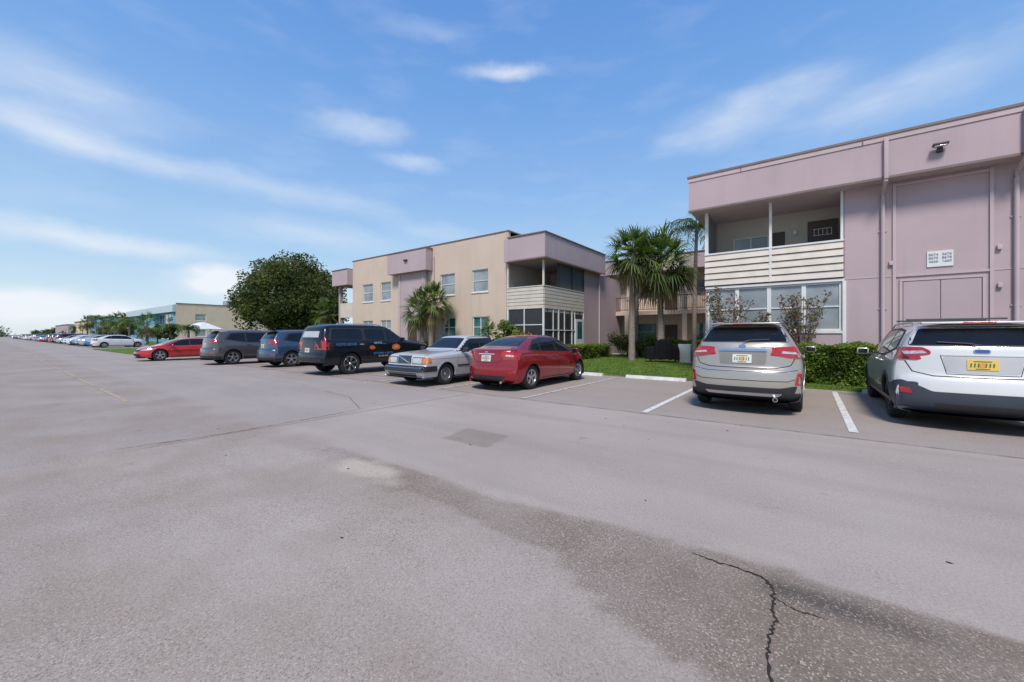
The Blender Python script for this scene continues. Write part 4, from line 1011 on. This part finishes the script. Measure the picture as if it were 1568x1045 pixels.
def blade(V,F,a,b,w,droop):
    d=b-a; s=d.cross(Vector((0,0,1))); s=s.normalized() if s.length>1e-4 else Vector((1,0,0))
    m=a+d*.55; t=b+Vector((0,0,-droop)); k=len(V)
    V+= [a-s*w*.35,a+s*w*.35,m-s*w*.5,m+s*w*.5,t-s*w*.06,t+s*w*.06]; F+=[(k,k+1,k+3,k+2),(k+2,k+3,k+5,k+4)]
def fan_palm(name,loc,H,cr,nf=36,tr=.15,lean=(0,0),skirt=10,blades=17):
    o=Obj(name,loc); top=Vector((lean[0],lean[1],H))
    pts=[];rs=[]
    for k in range(13):
        t=k/12; pts.append((lean[0]*t*t,lean[1]*t*t,H*t-.1)); rs.append(tr*(1.25-.45*t)*(1+.06*(k%2)))
    o.tube('trunk',PBARK,pts,rs,12)
    for i in range(nf+skirt):
        dead=i>=nf; az=i*2.39996+R.uniform(-.3,.3)
        el=rad(82-118*(i/nf)**.9) if not dead else rad(R.uniform(-75,-50))
        pl=cr*R.uniform(.45,.6); d=Vector((math.cos(az)*math.cos(el),math.sin(az)*math.cos(el),math.sin(el)))
        base=top+Vector((0,0,R.uniform(-.25,.1))); mid=base+d*pl*.5; end=base+d*pl+Vector((0,0,-.12*cr*math.cos(el)))
        mat=DEAD if dead else PG[0 if R.random()<.2 else (1 if R.random()<.55 else 2)]
        o.tube('petioles',PG[1] if not dead else DEAD,[base,mid,end],[.022,.016,.010],4)
        side=d.cross(Vector((0,0,1))); side=side.normalized() if side.length>.05 else Vector((math.sin(az),-math.cos(az),0))
        upn=side.cross(d).normalized(); side=(side*math.cos(.5)+upn*math.sin(R.uniform(-.8,.8))).normalized()
        V=[];F=[]; bl=cr*R.uniform(.5,.66)
        for j in range(blades):
            a=(j/(blades-1)-.5)*2*rad(100); dd=(d*math.cos(a)+side*math.sin(a)).normalized()
            L_=bl*(.72+.28*math.cos(a)); cup=upn*(.10*abs(math.sin(a)))*L_
            blade(V,F,end,end+dd*L_+cup,.055*cr/1.6+.012,L_*R.uniform(.12,.42)*(1.3 if el<0 else 1))
        o.add('fronds',mat,V,F)
    return o.finish()
def feather_palm(name,loc,H,fl,nf=18,tr=.14,lean=(0,0)):
    o=Obj(name,loc); top=Vector((lean[0],lean[1],H))
    o.tube('trunk',PBARK,[(lean[0]*(k/10)**2,lean[1]*(k/10)**2,H*k/10-.1) for k in range(11)],[tr*(1.2-.5*k/10) for k in range(11)],12)
    for i in range(nf):
        az=i*2.39996; el=rad(75-70*i/nf); V=[];F=[]; p=top.copy(); P=[p.copy()]
        h=Vector((math.cos(az),math.sin(az),0)); e=el
        for k in range(12):
            p=p+(h*math.cos(e)+Vector((0,0,math.sin(e))))*fl/12; e-=rad(9+k*.9); P.append(p.copy())
        o.tube('rachis',PG[1],P,[.03*(1-.07*k) for k in range(13)],4)
        sd=Vector((-h.y,h.x,0))
        for k in range(2,13):
            for q in (0,.5):
                b0=P[k-1].lerp(P[k],q)
                for sg in (1,-1):
                    d=(sd*sg+h*.4+Vector((0,0,R.uniform(-.5,.1)))).normalized(); L_=fl*.26*math.sin(math.pi*(k+1)/15)
                    blade(V,F,b0,b0+d*L_,.05,L_*.5)
        o.add('fronds',PG[R.choice((0,1,2))],V,F)
    return o.finish()
fan_palm('fan_palm',(-7.8,21.6,0),6.05,1.75,nf=40,tr=.15,lean=(.1,0),skirt=8)
fan_palm('fan_palm',(-6.55,22.7,0),5.6,2.15,nf=46,tr=.16,lean=(-.1,.1),skirt=8,blades=19)
fan_palm('fan_palm',(-8.9,25.5,0),6.4,1.5,nf=30,tr=.13)
feather_palm('queen_palm',(-5.5,25.9,0),7.9,2.6,nf=16,tr=.13,lean=(.15,0))
feather_palm('queen_palm',(-4.6,32.,0),8.3,2.4,nf=16,tr=.13)
fan_palm('fan_palm',(-20.3,17.4,0),3.3,1.45,nf=34,tr=.14,lean=(-.3,0),skirt=14)
fan_palm('fan_palm',(-19.4,17.3,0),3.7,1.4,nf=34,tr=.14,lean=(.25,0),skirt=14)
fan_palm('fan_palm',(-14.6,17.3,0),1.6,.95,nf=20,tr=.08,skirt=0)
fan_palm('fan_palm',(-34.6,18.4,0),3.6,1.4,nf=24,tr=.1)
for (a,b,h) in ((-62,15.5,2.2),(-70,15.5,2.5),(-80,15,3.2),(-92,15,3.6),(-104,15.5,4.2),(-118,16,4.2),(-133,16,5.4),(-150,16.5,5)):
    (fan_palm if R.random()<.5 else feather_palm)('palm_tree',(a,b,0),h,1.6 if h<3 else 2.1,nf=20)
feather_palm('palm_tree',(-2.1,28.2,0),10.3,1.5,nf=14)

def hedge(name,x0,x1,y0,y1,z1,n,size=.075,mats=HG,wob=.08,z0=.02):
    o=Obj(name)
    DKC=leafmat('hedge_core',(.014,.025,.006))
    V=[];F=[]; k=max(3,int((x1-x0)/.3))
    for i in range(k+1):
        x=x0+.1+(x1-x0-.2)*i/k; t=z1-.12+R.uniform(-.04,.02)
        V+=[(x,y0+.1,z0),(x,y0+.1,t),(x,y1-.1,t),(x,y1-.1,z0)]
    for i in range(k):
        for j in range(3): F.append((4*i+j,4*i+j+1,4*i+4+j+1,4*i+4+j))
    F+=[(0,1,2,3),(4*k+3,4*k+2,4*k+1,4*k)]
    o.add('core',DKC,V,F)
    w=x1-x0; d=y1-y0; h=z1-z0; areas=np.array([w*h*1.4,w*d,d*h,d*h]); areas=areas/areas.sum()
    face=RN.choice(4,size=n,p=areas); a=RN.random(n); b=RN.random(n); C=np.empty((n,3))
    C[:,0]=np.where(face<2,x0+a*w,np.where(face==2,x0,x1)); C[:,1]=np.where(face==0,y0,y0+b*d); C[:,2]=np.where(face==1,z1,z0+b*h)
    C[:,2]=np.where(face>=2,z0+a*h,C[:,2])
    bumpn=np.array([noise.noise((float(c[0])*2.2,float(c[1])*2.2,float(c[2])*2.2)) for c in C])
    out=np.zeros((n,3)); out[face==0]=(0,-1,.1); out[face==1]=(0,0,1); out[face==2]=(-1,0,0); out[face==3]=(1,0,0)
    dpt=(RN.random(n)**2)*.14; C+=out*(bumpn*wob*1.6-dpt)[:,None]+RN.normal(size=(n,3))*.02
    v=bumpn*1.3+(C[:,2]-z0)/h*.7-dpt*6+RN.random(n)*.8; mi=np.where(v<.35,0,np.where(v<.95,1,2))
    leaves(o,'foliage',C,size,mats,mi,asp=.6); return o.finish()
hedge('hedge',-.15,2.0,14.35,15.25,1.12,11000)
hedge('hedge',2.2,7.5,14.45,15.3,1.1,6000)
hedge('hedge',-2.9,-.3,14.9,15.6,1.0,6000)
hedge('hedge',-11.2,-10.2,17.8,24.5,.85,9000)
hedge('hedge',-9.9,-5,26.3,27.2,1.1,6000,size=.1)
hedge('hedge',-13.8,-11.3,17.2,18.0,1.0,5000)
hedge('hedge',-31,-15.5,17.6,18.4,.9,8000,size=.12)
def bush(name,loc,r,h,n,size,mats,sq=.9,stems=8):
    o=Obj(name,loc); cs=[(R.uniform(-r,r)*.6,R.uniform(-r,r)*.6,R.uniform(.35,.85)*h) for _ in range(12)]; rs=[r*.42]*12
    C,cid=clumps(cs,rs,n//12,sq); leaves(o,'foliage',C,size,mats,pick(C,cid,0,h),asp=.4)
    for c in cs[:stems]: o.tube('stems',BARK,[(c[0]*.15,c[1]*.15,0),(c[0]*.5,c[1]*.5,c[2]*.5),c],[.02,.014,.006],5)
    return o.finish()
CRO=[leafmat('croton_red',(.30,.05,.03)),leafmat('croton_yellow',(.40,.28,.04)),HG[1]]
PINKF=[leafmat('sparse_pink',(.22,.09,.08)),leafmat('sparse_green',(.09,.13,.04)),leafmat('sparse_brown',(.20,.14,.08))]
bush('croton_shrub',(-12.6,17.4,0),.75,1.75,1500,.17,CRO)
bush('croton_shrub',(-10.9,18.2,0),.5,1.1,900,.13,CRO)
bush('ornamental_shrub',(-13.3,17.2,0),.9,2.3,2200,.2,PG)
bush('ornamental_shrub',(-16.0,17.2,0),.8,1.3,1200,.16,HG)
bush('ornamental_shrub',(-22.5,17.2,0),.7,1.4,1000,.16,LG)
bush('ornamental_shrub',(-8.2,25.0,0),1.0,1.5,1800,.16,PG)
bush('ornamental_shrub',(-10.3,26.5,0),1.0,1.6,1500,.16,LG)
bush('ornamental_shrub',(-6.7,25.5,0),.9,1.3,1500,.16,HG)
def sparse(name,loc,h,w,nb=18):
    o=Obj(name,loc); tips=[]
    for k in range(nb):
        a=R.uniform(0,6.28); r=w*R.uniform(.25,1); tip=Vector((math.cos(a)*r,math.sin(a)*r*.35,h*R.uniform(.7,1))); mid=Vector((tip.x*.35,tip.y*.4,tip.z*.5))
        o.tube('branches',BARK,[(0,0,0),mid,tip],[.022,.014,.006],5); tips+= [tip,mid.lerp(tip,.6),mid.lerp(tip,.3),mid.lerp(tip,.85)]
    C,cid=clumps([tuple(t) for t in tips],[.16]*len(tips),16,.8); leaves(o,'foliage',C,.095,PINKF,RN.integers(0,3,len(C)),asp=.5); return o.finish()
sparse('flowering_shrub',(-2.25,15.2,0),3.05,.8); sparse('flowering_shrub',(-.1,15.3,0),2.75,.75); sparse('flowering_shrub',(-1.2,15.4,0),2.3,.45,8)

def blades():
    o=Obj('lawn_grass_blades'); n=26000
    C=np.empty((n,3)); C[:,0]=RN.uniform(-11,7.5,n); C[:,1]=13.4+RN.random(n)**1.6*13; C[:,2]=.035
    h=RN.uniform(.03,.09,n); a=RN.uniform(0,6.28,n); w=.012; V=np.empty((n,3,3))
    V[:,0]=C+np.stack([np.cos(a)*w,np.sin(a)*w,0*a],1); V[:,1]=C-np.stack([np.cos(a)*w,np.sin(a)*w,0*a],1)
    V[:,2]=C+np.stack([RN.normal(size=n)*.025,RN.normal(size=n)*.025,h],1)
    GB=[leafmat('grass_a',(.10,.165,.025)),leafmat('grass_b',(.16,.22,.045))]
    o.parts['blades']=dict(v=list(map(tuple,V.reshape(-1,3).tolist())),f=[(3*i,3*i+1,3*i+2) for i in range(n)],m=RN.integers(0,2,n).tolist(),mats=GB); o.finish()
blades()

def grill():
    """barbecue trolley under a black cover: side shelves lower than the hood, wheels and legs below"""
    o=Obj('covered_grill',(-6.0,21.2,0),rad(12)); CV=M('grill_cover',(.006,.0065,.008),rough=.8,var=.3,scale=4,spec=.15)
    V=[];F=[]
    xs=[-.85,-.80,-.42,-.34,-.1,.2,.40,.48,.74,.80]
    tz=[.55,.84,.88,1.12,1.24,1.22,1.10,.90,.86,.60]
    for i,(x,t) in enumerate(zip(xs,tz)):
        k=.33+.03*math.sin(i*2.3)
        for (y,z) in ((-k-.04,.16+.04*(i%2)),(-k,t*.55),(-k*.85,t-.10),(-k*.5,t),(k*.5,t),(k*.85,t-.10),(k,t*.55),(k+.04,.16+.04*(i%2))):
            V.append((x,y,z))
    n=8
    for i in range(len(xs)-1):
        for j in range(n-1): F.append((i*n+j,i*n+j+1,(i+1)*n+j+1,(i+1)*n+j))
    F.append(tuple(range(n))); F.append(tuple((len(xs)-1)*n+j for j in range(n))[::-1])
    o.add('cover',CV,V,F,False)
    for sx_ in (-.6,.6):
        for sy_ in (-.25,.25):
            o.tube('legs',BLACKP,[(sx_,sy_,.3),(sx_,sy_,.02)],.02,6)
        o.revolve_x('wheels',RUBBER,[(0,.0),(0,.09),(.04,.09),(.04,.0)],(sx_,-.27,.09),1,16)
    o.finish()
grill()
o=Obj('utility_box',(-5.0,21.6,0)); o.rbox('cabinet',M('utility_white',(.5,.5,.47)),(0,0,.50),(.6,.5,.95),.03); o.box('base',CONC,-.4,.4,-.35,.35,0,.06); o.finish()

# ------------------------------------------------------------------ light, sky
SUN=Vector((.22,-.55,.78)).normalized()
sd=bpy.data.lights.new('sun','SUN'); sd.energy=3.6; sd.angle=rad(14); sd.color=(1,.935,.855)
so=bpy.data.objects.new('sun',sd); COL.objects.link(so); so.rotation_euler=SUN.to_track_quat('Z','Y').to_euler()
el=math.asin(SUN.z); az=math.atan2(SUN.x,SUN.y)
w=bpy.data.worlds.new('World'); scene.world=w; w.use_nodes=True; nt=w.node_tree; N=nt.nodes; L=nt.links
bg=N['Background']; bg.inputs[1].default_value=.15
sk=N.new('ShaderNodeTexSky'); sk.sky_type='NISHITA'; sk.sun_disc=False; sk.sun_elevation=el; sk.sun_rotation=az; sk.air_density=1.; sk.dust_density=.4; sk.ozone_density=2.
tc=N.new('ShaderNodeTexCoord'); sp=N.new('ShaderNodeSeparateXYZ'); L.new(tc.outputs['Generated'],sp.inputs[0])
def ma(op,a,b=0.):
    n=N.new('ShaderNodeMath'); n.operation=op
    for i,q in enumerate((a,b)):
        if isinstance(q,(int,float)): n.inputs[i].default_value=q
        else: L.new(q,n.inputs[i])
    return n.outputs[0]
rp=N.new('ShaderNodeValToRGB'); cr=rp.color_ramp; L.new(ma('MAXIMUM',sp.outputs[2],0.),rp.inputs[0])
stops=[(0,(.74,.83,.88)),(.06,(.60,.76,.89)),(.18,(.42,.64,.89)),(.34,(.28,.50,.87)),(.5,(.185,.40,.82)),(.65,(.13,.32,.76)),(1,(.08,.22,.60))]
cr.elements[0].position=0; cr.elements[0].color=(*stops[0][1],1); cr.elements[1].position=1; cr.elements[1].color=(*stops[-1][1],1)
for p_,c_ in stops[1:-1]:
    e_=cr.elements.new(p_); e_.color=(*c_,1)
vmul=N.new('ShaderNodeVectorMath'); vmul.operation='SCALE'; vmul.inputs['Scale'].default_value=1/.15; L.new(rp.outputs[0],vmul.inputs[0])
base=N.new('ShaderNodeMix'); base.data_type='RGBA'; base.inputs[0].default_value=.88; L.new(sk.outputs[0],base.inputs[6]); L.new(vmul.outputs[0],base.inputs[7])
azn=ma('ARCTAN2',sp.outputs[0],sp.outputs[1]); eln=ma('ARCSINE',sp.outputs[2])
cb=N.new('ShaderNodeCombineXYZ'); L.new(ma('MULTIPLY',azn,57.2958),cb.inputs[0]); L.new(ma('MULTIPLY',eln,57.2958),cb.inputs[1])
def nz(scale,sc3,detail=6,rough=.6):
    mp=N.new('ShaderNodeMapping'); mp.inputs['Scale'].default_value=sc3; L.new(cb.outputs[0],mp.inputs[0])
    n=N.new('ShaderNodeTexNoise'); n.inputs['Scale'].default_value=scale; n.inputs['Detail'].default_value=detail; n.inputs['Roughness'].default_value=rough; L.new(mp.outputs[0],n.inputs['Vector']); return n
w1=nz(.10,(1,1.6,1),4)
vm=N.new('ShaderNodeVectorMath'); vm.operation='SUBTRACT'; vm.inputs[1].default_value=(.5,.5,.5); L.new(w1.outputs['Color'],vm.inputs[0])
vs=N.new('ShaderNodeVectorMath'); vs.operation='MULTIPLY'; vs.inputs[1].default_value=(6,3.5,0); L.new(vm.outputs[0],vs.inputs[0])
va=N.new('ShaderNodeVectorMath'); va.operation='ADD'; L.new(cb.outputs[0],va.inputs[0]); L.new(vs.outputs[0],va.inputs[1])
wn=nz(.28,(.35,1.2,1),4,.52); wisp=N.new('ShaderNodeMapRange'); wisp.inputs[1].default_value=.25; wisp.inputs[2].default_value=.75; L.new(wn.outputs['Fac'],wisp.inputs[0])
clouds=[(-38,33.5,9,1.6,0,.55),(-57.4,26,8.5,2.2,4,.55),(-51,23.2,7,1.6,-3,.42),(-5.6,25.5,14,4,4,.5),(9,23.5,14,3.4,8,.32),(-84,18.5,12,2.2,-3,.5),(-67,17.4,19,2.2,-3,.38),(-48,14.5,12,2,-8,.22),
 (-86,22.5,14,4,-3,.36),(-84,9.3,17,1.9,-3,.62),(-62,12.5,20,2.8,-3,.25),(-87,2.6,7,2.6,0,.9),(-81.5,2.4,4.5,2.2,0,.85),(-73.3,6.2,6.5,2.6,0,.9),(-49,37,9,1.4,5,.22)]
tot=None
for (a,e,sa,se,ro,amp) in clouds:
    s_=N.new('ShaderNodeVectorMath'); s_.operation='SUBTRACT'; s_.inputs[1].default_value=(a,e,0); L.new(va.outputs[0],s_.inputs[0])
    mp=N.new('ShaderNodeMapping'); mp.vector_type='TEXTURE'; mp.inputs['Rotation'].default_value=(0,0,rad(ro)); mp.inputs['Scale'].default_value=(sa,se,1); L.new(s_.outputs[0],mp.inputs[0])
    ln=N.new('ShaderNodeVectorMath'); ln.operation='LENGTH'; L.new(mp.outputs[0],ln.inputs[0])
    mr=N.new('ShaderNodeMapRange'); mr.interpolation_type='SMOOTHSTEP'; mr.inputs[1].default_value=1.; mr.inputs[2].default_value=.0; mr.inputs[3].default_value=0; mr.inputs[4].default_value=amp; L.new(ln.outputs['Value'],mr.inputs[0])
    v=mr.outputs[0]
    if amp<.8: v=ma('MULTIPLY',v,ma('ADD',ma('MULTIPLY',wisp.outputs[0],.8),.55))
    else: v=ma('MINIMUM',ma('MULTIPLY',v,ma('ADD',ma('MULTIPLY',wisp.outputs[0],1.2),.7)),.95)
    tot=v if tot is None else ma('MAXIMUM',tot,v) if amp>=.8 else ma('ADD',tot,v)
vr=N.new('ShaderNodeMapRange'); vr.inputs[1].default_value=.5; vr.inputs[2].default_value=.85; vr.inputs[4].default_value=.13; L.new(wn.outputs['Fac'],vr.inputs[0])
tot=ma('MINIMUM',ma('ADD',tot,vr.outputs[0]),.96)
mx=N.new('ShaderNodeMix'); mx.data_type='RGBA'; mx.inputs[7].default_value=(5.8,6.1,6.5,1); L.new(tot,mx.inputs[0]); L.new(base.outputs[2],mx.inputs[6]); L.new(mx.outputs[2],bg.inputs[0])
w.cycles.sampling_method='MANUAL'; w.cycles.sample_map_resolution=256

# ------------------------------------------------------------------ camera
cd=bpy.data.cameras.new('camera'); cd.sensor_width=36; cd.lens=13.91; cd.shift_y=-.006; cd.clip_end=6000; cd.clip_start=.05
co=bpy.data.objects.new('camera',cd); COL.objects.link(co); co.location=(0,0,1.45); co.rotation_euler=(rad(90),0,rad(36.7)); scene.camera=co
scene.view_settings.view_transform='Standard'; scene.view_settings.look='None'; scene.view_settings.exposure=0
